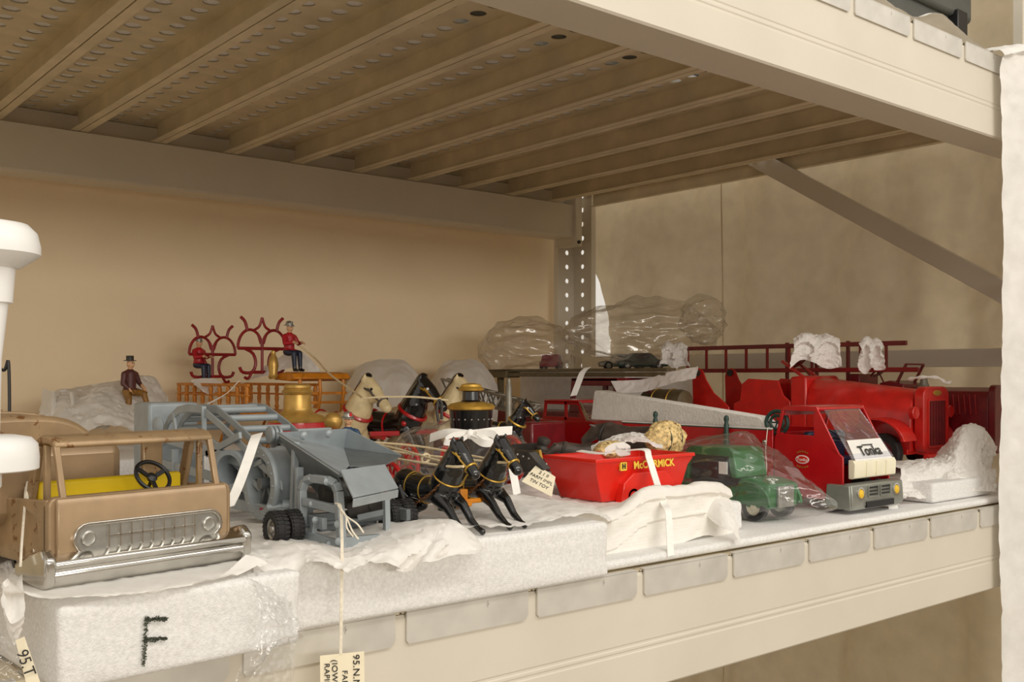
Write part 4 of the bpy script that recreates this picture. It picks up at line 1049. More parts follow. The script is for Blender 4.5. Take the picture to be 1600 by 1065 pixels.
MB().lathe([(.002, 0), (.006, .001), (.0068, .004), (.005, .007), (.007, .010), (.0068, .014), (.003, .016)], R4(845, 706, 1.02), (.2, -.2, 1), 16).build('roller', 'iron_dark', r4)
h4 = thing('toy_horse', 'small black cast iron horse with gold bridle behind the black carriage seat', 'toy horse', (.772, .955, -.1035), TO_AISLE+.35)
b4 = horse_mesh('horse_body', S4, S4*.014, 'black_gloss'); share('horse_body', b4, h4); horse_trim(h4, S4, False, 'brass', None, 'brass', 'brass', 'white_paint')
MB().box(-.034, .034, -.012, .012, -.018, .0005).build('base', 'iron_dark', h4, bevel=.001)

# ---------------------------------------------------------------- oxen and straw loads
def ox(loc, rz, S, m, label):
    B = Blob()
    def P(x, y, z, r): return (x*S, y*S, z*S, r*S)
    B.limb([P(.35, 0, .60, .19), P(.05, 0, .55, .20), P(-.35, 0, .58, .19)], 14)
    B.limb([P(.38, 0, .66, .15), P(.60, 0, .66, .11), P(.80, 0, .52, .07)], 12)
    for s in (-1, 1):
        B.limb([P(.36, .11*s, .48, .08), P(.38, .11*s, .22, .05), P(.38, .11*s, .04, .05)], 8); B.limb([P(-.36, .11*s, .48, .10), P(-.42, .11*s, .24, .05), P(-.38, .11*s, .04, .05)], 8)
        B.limb([P(.60, .08*s, .74, .03), P(.64, .14*s, .76, .02)], 6)
    B.limb([P(-.53, 0, .66, .03), P(-.58, 0, .30, .025)], 6)
    t = thing('toy_ox', label, 'toy animal', loc, rz, 'cast iron oxen')
    share('ox_body', B.mesh('ox_body', S*.016, 3, [m]), t); MB().torus((.45*S, 0, .62*S), (1, 0, .2), .17*S, .02*S).build('yoke', 'iron_dark', t)
    return t
ox((.838, .880, -.1205), PI*.80, .052, 'iron_brown', 'dark cast iron ox lying low beside the orange red wagon')
ox((.918, .872, -.1275), PI*.58, .086, 'iron_brown', 'large brown cast iron ox rising behind the straw load')
def straw(px, py, z, r, label, s, ax):
    t = thing('straw_bundle', label, 'toy load', W(px, py, z), 0, 'straw loads')
    b = blobby((0, 0, r[2]*.9), r, r[2]*.30, 90, s, 60, 40); b.build('straw', 'straw', t, angle=80)
    for dx in (-.35, .35): MB().torus((dx*r[0], 0, r[2]*.9), (1, 0, 0), r[2]*1.02, .0007, 24, 6).xf(Matrix.Translation((0, 0, 0))).build('binding', 'dark_green', t)
straw(955, 716, 1.13, (.022, .014, .0095), 'long tan straw load lying inside the tissue by the wagon rim', 2, 0)
straw(1040, 706, 1.17, (.026, .016, .0175), 'tall tan straw load beside the large brown ox', 5, 0)
# ================================================================ big old red truck
t5 = thing('toy_truck', 'large old red pressed steel toy truck with chipped hood and radiator', 'toy truck', (1.385, .745, -.1415))
w5 = .094
pr = [(0, .030), (0, .085), (.006, .104), (.022, .117), (w5/2, .121), (w5-.022, .117), (w5-.006, .104), (w5, .085), (w5, .030)]
b = MB(); vs = []; fs = []; n = len(pr)
for y, k, dz in ((.018, .86, -.001), (.020, .88, 0), (.10, .94, .008), (.190, 1.0, .018), (.192, 1.0, .018)):
    vs += [V((w5/2+(x-w5/2)*k, y, z+(dz if z > .04 else 0))) for x, z in pr]
for i in range(4): fs += [(i*n+j, i*n+(j+1) % n, (i+1)*n+(j+1) % n, (i+1)*n+j) for j in range(n)]
fs += [tuple(range(n-1, -1, -1)), tuple(range(4*n, 5*n))]
b.add(vs, fs).build('hood', 'old_red', t5, bevel=.002, angle=50)
b = MB(); b.prism(rrect(.010, w5-.010, .026, .126, .016, 6), 0, .016, 'y'); rd = b.build('radiator_shell', 'old_red', t5, bevel=.002)
MB().frame(rrect(.020, w5-.020, .036, .108, .004), .003, -.0016, .002, 'y').build('radiator_frame', 'old_red', rd)
core = MB().box(.023, w5-.023, -.0006, .001, .039, .105).build('radiator_core', 'dark_red', rd)
for i in range(6): MB().box(.027+i*.0082, .0285+i*.0082, -.0014, 0, .04, .104).build('radiator_bar', 'dark_red', rd)
MB().prism([(w5/2+.012*math.cos(2*PI*i/20), .1165+.004*math.sin(2*PI*i/20)) for i in range(20)], -.001, .001, 'y').build('badge', 'brass', rd)
b = MB(); b.prism([(.192, .030), (.192, .139), (.198, .142), (.222, .140), (.222, .030)], 0, w5, 'x'); b.build('cowl', 'old_red', t5, bevel=.003)
for x in (0, w5-.003):
    b = MB(); b.prism([(.222, .050), (.222, .100), (.235, .110), (.245, .134), (.305, .137), (.318, .128), (.322, .100), (.335, .095), (.335, .050)], x, x+.003, 'x'); b.build('seat_side', 'old_red', t5, bevel=.001)
    fd = [(.345, .030), (.345, .088), (.360, .100), (.378, .112), (.395, .135), (.402, .150), (.412, .156), (.422, .152), (.426, .142), (.424, .080), (.424, .030)]
    b = MB(); b.prism(fd, x, x+.003, 'x'); b.build('rear_fender', 'old_red', t5, bevel=.001)
    MB().cyl((x-.003, .413, .147), (x+.006, .413, .147), .0062, n=18).build('pivot_knob', 'iron_dark', t5)
MB().box(.004, w5-.004, .29, .303, .06, .130).build('seat_back', 'old_red', t5, bevel=.002)
MB().box(.004, w5-.004, .22, .44, .045, .052).build('bed_floor', 'old_red', t5)
MB().box(.0, w5, .02, .50, .026, .034).build('chassis', 'old_red', t5, bevel=.001)
for x in (.012, .048):
    b = MB(); b.bar((x, .205, .140), (x+.004, .248, .166), .006, .004); b.build('windscreen_post', 'red_paint', t5, bevel=.0006)
steering(t5, (.036, .232, .1655), .016, (0, .65, .75), .0015, 'dark_red', (.036, .205, .138))
# mudguards and wheels
def guard(x0, x1, yc, r, zc, m='old_red'):
    b = MB(); a = [math.radians(10+i*160/14) for i in range(15)]
    b.prism([(yc-r*math.cos(t)*1.25, zc+r*math.sin(t)) for t in a]+[(yc-(r-.003)*math.cos(t)*1.2, zc+(r-.003)*math.sin(t)) for t in reversed(a)], x0, x1, 'x')
    return b.build('mudguard', m, t5, bevel=.001)
for x0, x1 in ((-.034, .002), (w5-.002, w5+.022)): guard(x0, x1, .055, .040, .040)
for x in (-.010, w5+.010):
    wheel(t5, (x, .052, .0285), .0285, .014, 'rubber', 'dark_red', tread=False); wheel(t5, (x, .40, .0285), .0285, .014, 'rubber', 'dark_red', tread=False)
b = MB().tube([(-.018, -.018, .026), (w5+.020, -.018, .026)], .0042, 10); b.build('front_bumper', 'old_red', t5)
for x in (.02, w5-.02): MB().bar((x, -.018, .026), (x, .02, .030), .005, .005).build('bumper_iron', 'old_red', t5)
for x in (-.004, w5+.004): MB().lathe([(.003, .006), (.0085, .004), (.0095, -.003), (.0085, -.004), (.0001, -.003)], (x, .008, .088), (0, 1, 0), 18).build('headlamp', 'old_red', t5)

# ================================================================ dark red ladder truck
t6 = thing('toy_ladder_truck', 'dark red toy ladder truck with hood louvres at the far right end', 'toy truck', (1.500, .700, -.1415))
w6 = .066
b = MB(); b.prism([(.004, .030), (.004, .108), (.008, .118), (w6/2, .124), (w6-.008, .118), (w6-.004, .108), (w6-.004, .030)], .002, .135, 'y'); hd = b.build('hood', 'dark_red', t6, bevel=.002)
for i in range(9): MB().bar((.0026, .020+i*.0085, .083), (.0026, .0225+i*.0085, .113), .0025, .0028, up=(1, 0, 0)).build('louvre', 'maroon', hd, bevel=.0006)
b = MB(); b.prism(rrect(.002, w6-.002, .026, .128, .010), -.008, .002, 'y'); b.build('radiator', 'dark_red', t6, bevel=.001)
MB().prism([(.135, .030), (.135, .128), (.16, .134), (.178, .130), (.178, .030)], 0, w6, 'x').build('cowl', 'dark_red', t6, bevel=.002)
for x in (.006, w6-.006): MB().bar((x, .150, .130), (x, .134, .160), .003, .004).build('windscreen_post', 'dark_red', t6)
MB().bar((.006, .134, .160), (w6-.006, .134, .160), .003, .003).build('windscreen_rail', 'dark_red', t6)
MB().lathe([(.0098, 0), (.0085, .002), (.006, .008), (.005, .014), (.002, .017), (.0001, .0175)], (.016, .11, .1235), (0, 0, 1), 20).build('bell', 'grey_cast', t6)
MB().box(0, w6, .178, .585, .030, .092).build('bed', 'dark_red', t6, bevel=.002)
MB().box(.004, w6-.004, .215, .235, .09, .145).build('seat_back', 'dark_red', t6, bevel=.002)
steering(t6, (.02, .190, .148), .013, (0, .6, .8), .0014, 'dark_red', (.02, .178, .125))
for y in (.24, .30, .36): MB().bar((.010, y, .09), (.010, y, .200), .004, .006).build('ladder_post', 'dark_red', t6)
for x in (.010, w6-.010):
    for y in (.05, .50): wheel(t6, (x, y, .0265), .0265, .013, 'rubber', 'dark_red', tread=False)
ld = MB(); lad = thing('toy_ladder', 'long dark red toy ladder lying on edge on top of the ladder truck', 'toy ladder', (1.500, .83, .0068))
for z in (.003, .0455): MB().bar((0, 0 if z > .02 else -.02, z), (0, .455, z), .006, .0075).build('ladder_rail', 'dark_red' if z > .02 else 'maroon', lad, bevel=.0008)
for i in range(10): MB().bar((0, .035+i*.046, .004), (0, .035+i*.046, .044), .0035, .0042).build('rung', 'dark_red' if i < 4 else 'maroon', lad)

# ================================================================ red pickup behind the board
t7 = thing('toy_truck', 'red toy pickup with chrome framed cab window behind the pale board', 'toy truck', (1.112, 1.10, -.1635))
w7 = .086
b = MB(); b.prism([(.0, .020), (-.002, .070), (.004, .082), (.050, .092), (.19, .092), (.19, .020)], 0, w7, 'x'); b.build('body', 'red_paint', t7, bevel=.002)
for x in (.001, w7-.004):
    b = MB(); b.frame([(.058, .0915), (.076, .1225), (.158, .1225), (.163, .0915)], .0055, x, x+.003, 'x'); b.build('window_frame', 'red_paint', t7, bevel=.0006)
    MB().box(x, x+.003, .104, .109, .092, .121).build('door_post', 'red_paint', t7)
MB().box(.001, w7-.001, .074, .160, .119, .1245).build('roof', 'red_paint', t7, bevel=.002)
MB().plate([(.004, .056, .092), (w7-.004, .056, .092), (w7-.004, .075, .121), (.004, .075, .121)], .0008).build('windscreen', 'windscreen', t7)
MB().bar((.003, .055, .092), (.003, .0745, .121), .003, .004).build('windscreen_trim', 'chrome', t7)
for x in (.010, w7-.010):
    for y in (.035, .155): wheel(t7, (x, y, .0175), .0175, .012, 'rubber', 'silver', tread=False)

# ================================================================ crane truck with grey lattice boom
t8 = thing('toy_crane_truck', 'toy crane truck with grey lattice boom and dark red body behind the horses', 'toy truck', (1.0, 1.25, -.1635))
R8 = lambda p: L(p, t8)
MB().box(-.042, .042, -.10, .11, .022, .085).build('body', 'dark_red', t8, bevel=.003)
MB().box(-.034, .034, -.13, -.10, .022, .095).build('cab', 'dark_red', t8, bevel=.003)
for x in (-.032, .032):
    for y in (-.085, .08): wheel(t8, (x, y, .018), .018, .012, 'rubber', 'silver', tread=False)
ends = [(W(690, 592, 1.80), W(838, 634, 1.545)), (W(690, 618, 1.80), W(822, 648, 1.545))]
off = V((.028, .02, 0)); ch = [ends[0], ends[1], tuple(p+off for p in ends[0]), tuple(p+off for p in ends[1])]
for a, c in ch: MB().bar(R8(a), R8(c), .004, .004).build('boom_chord', 'grey_cast', t8)
N = 9
for k_, (p, q) in enumerate(((0, 1), (2, 3), (0, 2))):
    for i in range(N):
        u, v = i/N, (i+1)/N
        a = ch[p][0].lerp(ch[p][1], u); c = ch[q][0].lerp(ch[q][1], v); e = ch[p][0].lerp(ch[p][1], v)
        MB().bar(R8(a), R8(c), .0022, .0026).build('lattice_bar', 'grey_cast', t8); MB().bar(R8(c), R8(e), .0022, .0026).build('lattice_bar', 'grey_cast', t8)
MB().lathe([(.005, -.03), (.005, .034), (.0035, .038), (.003, .046), (.0001, .048)], R8(W(795, 640, 1.50)), (0, 0, 1), 14).build('mast', 'grey_cast', t8)

# ================================================================ dark red truck carrying an olive boom
t9 = thing('toy_boom_truck', 'dark red toy truck carrying a long olive boom behind the red pickup', 'toy truck', (1.25, 1.16, -.1635))
MB().box(0, .085, .0, .42, .022, .098).build('body', 'dark_red', t9, bevel=.003)
for x in (0, .081): MB().frame([(.055, .098), (.062, .160), (.180, .160), (.186, .098)], .014, x, x+.004, 'x').build('cab_frame', 'dark_red', t9, bevel=.002)
MB().box(.0, .085, .062, .180, .153, .160).build('cab_roof', 'dark_red', t9, bevel=.002)
for z0, z1, x0, x1 in ((.162, .170, .030, .062), (.171, .177, .034, .058)): MB().box(x0, x1, -.02, .47, z0, z1).build('boom', 'olive', t9, bevel=.001)
MB().box(.028, .064, .40, .47, .160, .173).build('boom_end', 'olive', t9, bevel=.001)
MB().bar((.046, .44, .10), (.046, .44, .165), .01, .01).build('boom_support', 'olive', t9)
for x in (.012, .073):
    for y in (.05, .35): wheel(t9, (x, y, .019), .019, .012, 'rubber', 'dark_red', tread=False)
tag(MB().ribbon(spline([W(918, 574, 1.78), W(910, 582, 1.77), W(903, 600, 1.76), W(896, 618, 1.755)], 16), (1, -.6, .2), .012, .0008).build('cotton_tape', 'ribbon'), 'white tape hanging off the olive boom', 'tape')
tk = thing('toy_tank_car', 'olive green toy tank car beside the rear fender of the old red truck', 'toy car', (1.352, 1.20, -.1635))
MB().lathe([(.010, 0), (.020, .004), (.022, .012), (.022, .085), (.020, .093), (.010, .097)], (-.005, -.05, .118), (0, 1, 0), 26).build('tank', 'olive', tk)
for y in (-.02, .015): MB().torus((-.005, y, .118), (0, 1, 0), .0223, .0012).build('hoop', 'brass', tk)
MB().box(-.022, .012, -.05, .048, .034, .100).build('frame', 'olive', tk, bevel=.002)
for y in (-.03, .03):
    for x in (-.022, .014): wheel(tk, (x, y, .017), .017, .008, 'rubber', 'olive', tread=False)

# ================================================================ carton and small toys in clear bags at the back
tag(MB().box(1.365, 1.56, 1.315, 1.62, -.1635, .012).build('carton', 'foam_grey', bevel=.002), 'pale grey carton under the clear bags at the back', 'carton')
def small_car(loc, rz, m, label):
    t = thing('toy_car', label, 'toy car', loc, rz)
    b = MB(); b.prism([(-.05, .006), (-.052, .016), (-.030, .020), (-.018, .032), (.016, .032), (.030, .020), (.050, .017), (.052, .006)], -.018, .018, 'y'); b.build('body', m, t, bevel=.003)
    MB().box(-.014, .012, -.0185, .0185, .021, .029).build('windows', 'black_plastic', t, bevel=.001)
    for x in (-.032, .032):
        for y in (-.016, .016): wheel(t, (x, y, .0085), .0085, .006, 'rubber', 'silver', (0, 1, 0), tread=False)
small_car((1.40, 1.56, .0125), .7, 'maroon', 'small maroon toy car inside the left clear bag')
small_car((1.49, 1.44, .0125), -.7, 'grey_cast', 'small grey toy car inside the right clear bag')
small_car((1.455, 1.36, .0125), -.5, 'dark_green', 'small dark green toy car inside the right clear bag')

# ================================================================ green toy truck in a clear bag
t10 = thing('toy_truck', 'small green toy truck inside a clear plastic bag at the shelf edge', 'toy truck', (.962, .742, -.1635), -.02)
b = MB(); b.prism([(-.062, .014), (-.064, .042), (-.040, .047), (-.022, .047), (-.016, .036), (.10, .036), (.10, .014)], -.028, .028, 'x'); b.build('body', 'green_paint', t10, bevel=.004)
b = MB(); b.prism([(-.020, .046), (-.014, .076), (-.008, .080), (.052, .080), (.060, .074), (.062, .040), (.054, .040), (.052, .070), (-.006, .070), (-.010, .046)], -.028, .028, 'x'); b.build('cab', 'green_paint', t10, bevel=.002)
MB().box(-.026, .026, .0, .05, .036, .069).build('cab_inside', 'black_plastic', t10)
for x in (-.030, .028): b = MB(); b.prism([(-.060+.024*math.cos(PI*i/10), .010+.026*math.sin(PI*i/10)) for i in range(11)], x, x+.004, 'x'); b.xf(Matrix.Translation((0, .018, .008))).build('fender', 'green_paint', t10, bevel=.001)
for x in (-.024, .024):
    for y in (-.042, .055): wheel(t10, (x, y, .0165), .0165, .010, 'black_gloss', 'cream_plastic', tread=False)
MB().box(-.014, .014, -.067, -.063, .016, .040).build('radiator', 'silver', t10, bevel=.001)
MB().box(-.0295, -.028, -.006, .006, .050, .064).build('number_label', 'white_paint', t10)
# ================================================================ tissue, bags, tape and small things
def tissue(name, rows, nu, nv, amp, scale, seed, label, m='tissue', cat='tissue paper', th=.0004):
    b = sheet(rows, nu, nv, amp, scale, seed); o = b.build(name, m, angle=24, fix=False); return tag(o, label, cat)
Z1 = ZF+.0022
# under the gold truck
tissue('tissue_sheet', [
    [(.135, .80, Z1), (.22, .80, Z1), (.30, .80, Z1)],
    [(.135, .62, Z1+.001), (.22, .605, Z1), (.30, .62, Z1)],
    [WY(8, 905, .592), WY(30, 925, .585), WY(60, 938, .580), WY(120, 938, .577), WY(220, 928, .578), WY(300, 915, .584), WY(340, 902, .592), WY(380, 868, .605)]], 90, 26, .0020, 42, 1,
    'white tissue sheet under the gold truck and over the marked foam block')
tissue('tissue_sheet', [
    [W(-10, 890, .66), W(15, 880, .64), W(35, 880, .625)], [WY(0, 930, .590), WY(18, 950, .584), WY(40, 945, .578)], [WY(5, 980, .582), WY(18, 1010, .578), WY(36, 985, .575)]], 30, 24, .003, 50, 2,
    'small crumpled tissue corner hanging at the left end of the marked foam block')
# under the grey machine, draping over the long foam block
hem = [(395, 905), (430, 925), (455, 912), (490, 884), (520, 890), (545, 898), (575, 880), (610, 886), (640, 893), (665, 882), (700, 871), (748, 868)]
mid = [(385, 872), (420, 868), (450, 862), (490, 860), (530, 868), (560, 862), (600, 852), (640, 838), (680, 822), (700, 815), (720, 820), (745, 845)]
tissue('tissue_sheet', [
    [(x, .80, Z1) for x in (.300, .36, .42, .48)], [(x, .70, Z1+.001) for x in (.298, .36, .42, .48)],
    [WY(a, c, .622) for a, c in mid], [WY(a, c, .600-.006*(i % 2)) for i, (a, c) in enumerate(hem)]], 120, 50, .0042, 36, 4,
    'crumpled white tissue under the grey machine hanging over the foam edge')
# between the horses and the orange red wagon
tissue('tissue_sheet', [
    [(.46, .84, Z1), (.54, .85, Z1+.002), (.62, .83, Z1+.006), (.70, .815, -.118)],
    [(.46, .76, Z1+.001), (.54, .77, Z1+.005), (.62, .76, -.117), (.70, .765, -.129)],
    [(.465, .69, Z1), (.54, .68, Z1+.003), (.62, .68, -.120), (.69, .70, -.130)],
    [(.475, .635, Z1+.002), (.545, .625, Z1+.001), (.605, .626, Z1+.001), (.665, .655, -.138)]], 90, 60, .0045, 30, 7,
    'crumpled white tissue spread between the black horses and the orange red wagon')
# ribbed paper wrapped round the wagon's foam block
q = [[(x, .775, -.1285) for x in (.645, .74, .82, .885)], [(x, .712, -.1295) for x in (.645, .74, .82, .885)],
     [WY(890, 806, .672), WY(960, 800, .668), WY(1010, 763, .672), WY(1060, 762, .670), WY(1110, 756, .672), WY(1138, 766, .675)],
     [WY(895, 850, .662), WY(960, 838, .662), WY(1010, 815, .662), WY(1060, 806, .662), WY(1110, 800, .663), WY(1145, 806, .668)],
     [WY(905, 897, .652), WY(930, 893, .656), WY(1000, 868, .658), WY(1060, 850, .658), WY(1110, 836, .660), WY(1150, 852, .662)]]
ro = tissue('ribbed_paper', q, 110, 70, .0030, 26, 9, 'white ribbed packing paper wrapped over the foam under the orange red wagon', 'ribbed', 'packing paper')
tissue('tissue_sheet', [
    [W(1085, 770, 1.09), W(1110, 758, 1.09), W(1130, 760, 1.10)], [W(1100, 800, 1.04), W(1125, 790, 1.03), W(1145, 800, 1.04)], [W(1130, 830, 1.0), W(1143, 836, .995), W(1152, 853, 1.0)]], 30, 30, .004, 40, 12,
    'cream tissue flap standing up at the right end of the ribbed paper')
# right end, under the old red trucks
tissue('tissue_sheet', [
    [(1.30, .80, -.130), (1.40, .78, -.134), (1.47, .75, -.131), (1.545, .745, -.118)],
    [W(1400, 735, 1.34), W(1440, 728, 1.37), W(1480, 715, 1.40), W(1505, 672, 1.42), W(1530, 668, 1.425), W(1552, 700, 1.43)],
    [W(1398, 760, 1.30), W(1430, 765, 1.32), W(1470, 750, 1.36), W(1500, 730, 1.38), W(1530, 735, 1.39), W(1553, 735, 1.41)],
    [W(1402, 790, 1.275), W(1420, 778, 1.285), W(1445, 782, 1.30), W(1480, 775, 1.33), W(1520, 768, 1.365), W(1554, 770, 1.385)]], 90, 60, .0065, 52, 15,
    'crumpled white tissue heaped in front of the old red trucks')
tissue('tissue_strip', [[W(1393, 770, 1.262), W(1400, 768, 1.27)], [W(1388, 795, 1.245), W(1404, 800, 1.25)], [W(1405, 810, 1.232), W(1416, 820, 1.228)], [W(1412, 824, 1.222), W(1424, 822, 1.222)]], 10, 26, .0012, 50, 17,
    'small curled strip of tissue at the right of the grey bumper')
foamb('foam_block', 1.24, 1.40, .650, .735, -.1635, -.138, 'white foam strip under the tissue at the right front edge', seed=11)
# back left heap and back pieces
tissue('tissue_heap', [
    [W(70, 640, 1.62), W(100, 616, 1.62), W(150, 604, 1.6), W(200, 600, 1.6), W(240, 596, 1.58), W(262, 640, 1.56)],
    [W(66, 640, 1.50), W(95, 612, 1.5), W(130, 618, 1.48), W(170, 606, 1.48), W(215, 604, 1.48), W(258, 640, 1.48)],
    [W(66, 655, 1.42), W(92, 628, 1.42), W(122, 634, 1.40), W(160, 625, 1.40), W(205, 646, 1.39), W(250, 662, 1.40)],
    [W(66, 690, 1.34), W(100, 672, 1.34), W(130, 680, 1.32), W(165, 668, 1.32), W(205, 676, 1.32), W(250, 700, 1.34)]], 90, 60, .0075, 22, 21,
    'heap of crumpled white tissue at the back left beneath the top hat figure')
tissue('tissue_sheet', [
    [W(68, 606, 1.50), W(84, 611, 1.43), W(98, 607, 1.50), W(112, 613, 1.42), W(126, 609, 1.50), W(145, 617, 1.41), W(166, 614, 1.48), W(178, 626, 1.45), W(168, 640, 1.50)],
    [W(66, 630, 1.47), W(84, 634, 1.40), W(98, 632, 1.48), W(114, 638, 1.39), W(126, 634, 1.48), W(145, 640, 1.38), W(166, 636, 1.46), W(176, 640, 1.43), W(166, 648, 1.48)],
    [W(64, 660, 1.44), W(84, 664, 1.38), W(100, 662, 1.46), W(116, 668, 1.37), W(126, 664, 1.46), W(145, 670, 1.36), W(166, 666, 1.44), W(170, 668, 1.42), W(160, 672, 1.46)]], 90, 24, .0016, 40, 61,
    'pleated white tissue standing in upright folds at the back left')
tissue('tissue_sheet', [[W(392, 595, 1.66), W(430, 566, 1.63), W(468, 548, 1.60), W(500, 578, 1.585)], [W(372, 604, 1.655), W(420, 588, 1.62), W(460, 575, 1.595), W(508, 590, 1.58)]], 40, 16, .005, 40, 24, 'white tissue tucked behind the red coated driver of the ladder wagon')
tissue('tissue_sheet', [[W(298, 596, 1.66), W(330, 592, 1.65), W(352, 604, 1.64)], [W(306, 606, 1.63), W(326, 618, 1.62), W(346, 612, 1.62)]], 24, 14, .004, 50, 26, 'small scrap of white tissue on the orange rails of the ladder wagon')
tag(MB().ribbon(spline([W(372, 596, 1.52), W(352, 616, 1.50), W(322, 632, 1.48)], 14), (.6, -.3, .6), .006, .0008).build('cotton_tape', 'ribbon'), 'white tape strip slanting across the orange rails', 'tape')
for i, (a, m_, c, z, lb) in enumerate(((545, 600, 660, 1.95, 'left grey tissue peak behind the horses'), (674, 715, 775, 2.02, 'right grey tissue peak behind the horses'))):
    tissue('tissue_tent', [[W(a, 600, z), W(a+20, 572, z), W(m_, 564, z), W(c-25, 568, z), W(c, 602, z)], [W(a-5, 640, z-.12), W(a+20, 612, z-.12), W(m_, 600, z-.10), W(c-25, 606, z-.12), W(c, 640, z-.12)], [W(a-5, 705, z-.2), W(a+20, 705, z-.2), W(m_, 700, z-.2), W(c-25, 700, z-.2), W(c, 700, z-.2)]], 50, 30, .006, 16, 30+i, lb)
tissue('tissue_sheet', [[W(955, 596, 1.74), W(1010, 592, 1.72), W(1055, 580, 1.69), W(1092, 573, 1.67)], [W(965, 614, 1.73), W(1010, 612, 1.71), W(1050, 600, 1.68), W(1088, 592, 1.66)]], 50, 16, .004, 30, 35, 'white tissue strip along the olive boom beside the rear fender')
def drape(px, py, w, h, Z, seed, label, back=.05):
    e = [(-.5, .1), (-.28, -.06), (0, 0), (.25, -.05), (.5, .12)]
    random.seed(seed); rg_ = [random.uniform(-.12, .12) for _ in range(10)]
    R0 = [W(px+a*w*.8, py+h*(.75+rg_[i]), Z+back) for i, (a, c) in enumerate(e)]
    R1_ = [W(px+a*w*.9, py+c*h, Z+.012) for a, c in e]; R2_ = [W(px+a*w*.95, py+c*h*.9+h*.10, Z-.012) for a, c in e]
    R3_ = [W(px+a*w, py+h*(.55+rg_[i+3]*.5), Z-.020+.006*(i % 2)) for i, (a, c) in enumerate(e)]; R4_ = [W(px+a*w*1.05, py+h*(1+rg_[i+5]*1.6), Z-.024+.010*(i % 2)) for i, (a, c) in enumerate(e)]
    tissue('tissue_wad', [R0, R1_, R2_, R3_, R4_], 40, 50, .0060, 55, seed, label)
drape(1054, 541, 42, 34, 1.83, 3, 'white tissue tied at the left end of the long ladder')
drape(1276, 529, 74, 40, 1.60, 5, 'large crumpled white tissue hung over the middle of the long ladder', .03)
drape(1362, 534, 34, 42, 1.57, 8, 'narrow white tissue hung near the right end of the long ladder', .03)
tag(MB().tube(spline([W(1420, 592, 1.50), W(1440, 589, 1.48), W(1465, 590, 1.47), W(1478, 598, 1.47), W(1486, 596, 1.47)], 24), [.0022+.0008*math.sin(i*1.3) for i in range(25)], 8).build('tissue_twist', 'tissue'), 'thin white tissue twist at the foot of the bell', 'tissue paper')
# tissue lining inside the load beside the wagon
tissue('tissue_sheet', [[W(925, 700, 1.16), W(960, 684, 1.17), W(1000, 678, 1.17), W(1030, 690, 1.17)], [W(925, 716, 1.12), W(960, 700, 1.13), W(1000, 694, 1.13), W(1035, 706, 1.13)]], 40, 20, .005, 50, 41, 'white tissue tucked between the two straw loads')

# clear bags
def bag(name, c, r, amp, scale, seed, label, m, lat=0, zmin=None, shape=None, st=(.35, 1, 1)):
    b = blobby((0, 0, 0), r, amp, scale, seed, 140, 90, None, 1, shape, st, 3)
    M = Matrix.Translation(V(c)) @ Matrix.Rotation(lat, 4, 'Z'); b.xf(M)
    if zmin is not None: b.v = [V((p.x, p.y, p.z if p.z > zmin else zmin+(p.z-zmin)*.03)) for p in b.v]
    return tag(b.build(name, m, angle=180, fix=True), label, 'plastic bag')
LAT = AZ-PI/2
bag('plastic_bag', W(825, 546, 2.03), (.085, .05, .050), .020, 24, 3, 'left clear plastic bag bunched at the back by the wall', 'hazy_bag', LAT, .0125)
bag('plastic_bag', W(1000, 520, 1.98), (.135, .05, .050), .026, 20, 6, 'larger clear plastic bag at the back beside the upright', 'hazy_bag', LAT, .0130)
bag('plastic_bag', W(1098, 500, 1.93), (.028, .02, .032), .022, 40, 8, 'twisted top of the larger clear bag standing up by the side cover', 'hazy_bag', LAT)
def nose(p, d):
    k = max(0, -d.y)
    return V((p.x*(1-.45*k), p.y, p.z*(1-.72*k)-.024*k))
bag('plastic_bag', (.966, .738, -.119), (.054, .106, .044), .011, 30, 11, 'clear plastic bag around the small green truck', 'clear_bag', .10, -.163, nose, (1, .3, 1))
bag('plastic_bag', (.685, .92, -.090), (.060, .090, .032), .010, 32, 14, 'clear plastic bag around the black boiler pumper', 'clear_bag', 0, -.1205)
# film hanging over the front between the two foam blocks
rows = [[W(378, 880, .665), W(405, 868, .68), W(440, 868, .69)], [WY(385, 908, .590), WY(410, 905, .596), WY(445, 902, .604)], [WY(400, 960, .578), WY(420, 950, .582), WY(452, 955, .592)],
        [WY(392, 1010, .574), WY(430, 1005, .574), WY(466, 990, .588)], [WY(370, 1062, .572), WY(410, 1060, .570), WY(466, 1066, .580)], [WY(355, 1110, .572), WY(400, 1112, .570), WY(462, 1112, .580)]]
o = sheet(rows, 60, 110, .0055, 44, 51).build('plastic_film', 'clear_bag', angle=180, fix=False); tag(o, 'crinkled clear plastic film hanging between the two front foam blocks', 'plastic film')
rows = [[WY(-20, 985, .585), WY(0, 990, .580), WY(16, 1000, .577)], [WY(-20, 1040, .580), WY(8, 1040, .575), WY(40, 1050, .571)], [WY(-20, 1100, .58), WY(10, 1100, .572), WY(50, 1100, .569)]]
o = sheet(rows, 40, 60, .004, 44, 53).build('plastic_film', 'clear_bag', angle=180, fix=False); tag(o, 'clear plastic film at the bottom left corner below the foam block', 'plastic film')
# left tag
tl = thing('paper_tag', 'narrow yellowed tag with handwriting at the lower left of the foam block', 'tag', WY(45, 1050, .566))
q = [WY(24, 1000, .570), WY(38, 994, .568), WY(66, 1075, .564), WY(44, 1080, .566)]
MB().plate([L(p, tl) for p in q], .0003).build('card', 'tag_card', tl)
text_mesh('95.T', .008, 'ink', 'handwriting', tl, basis(L(WY(40, 1035, .5645), tl), (.32, -.02, -1), (1, 0, .3)), shear=.1)
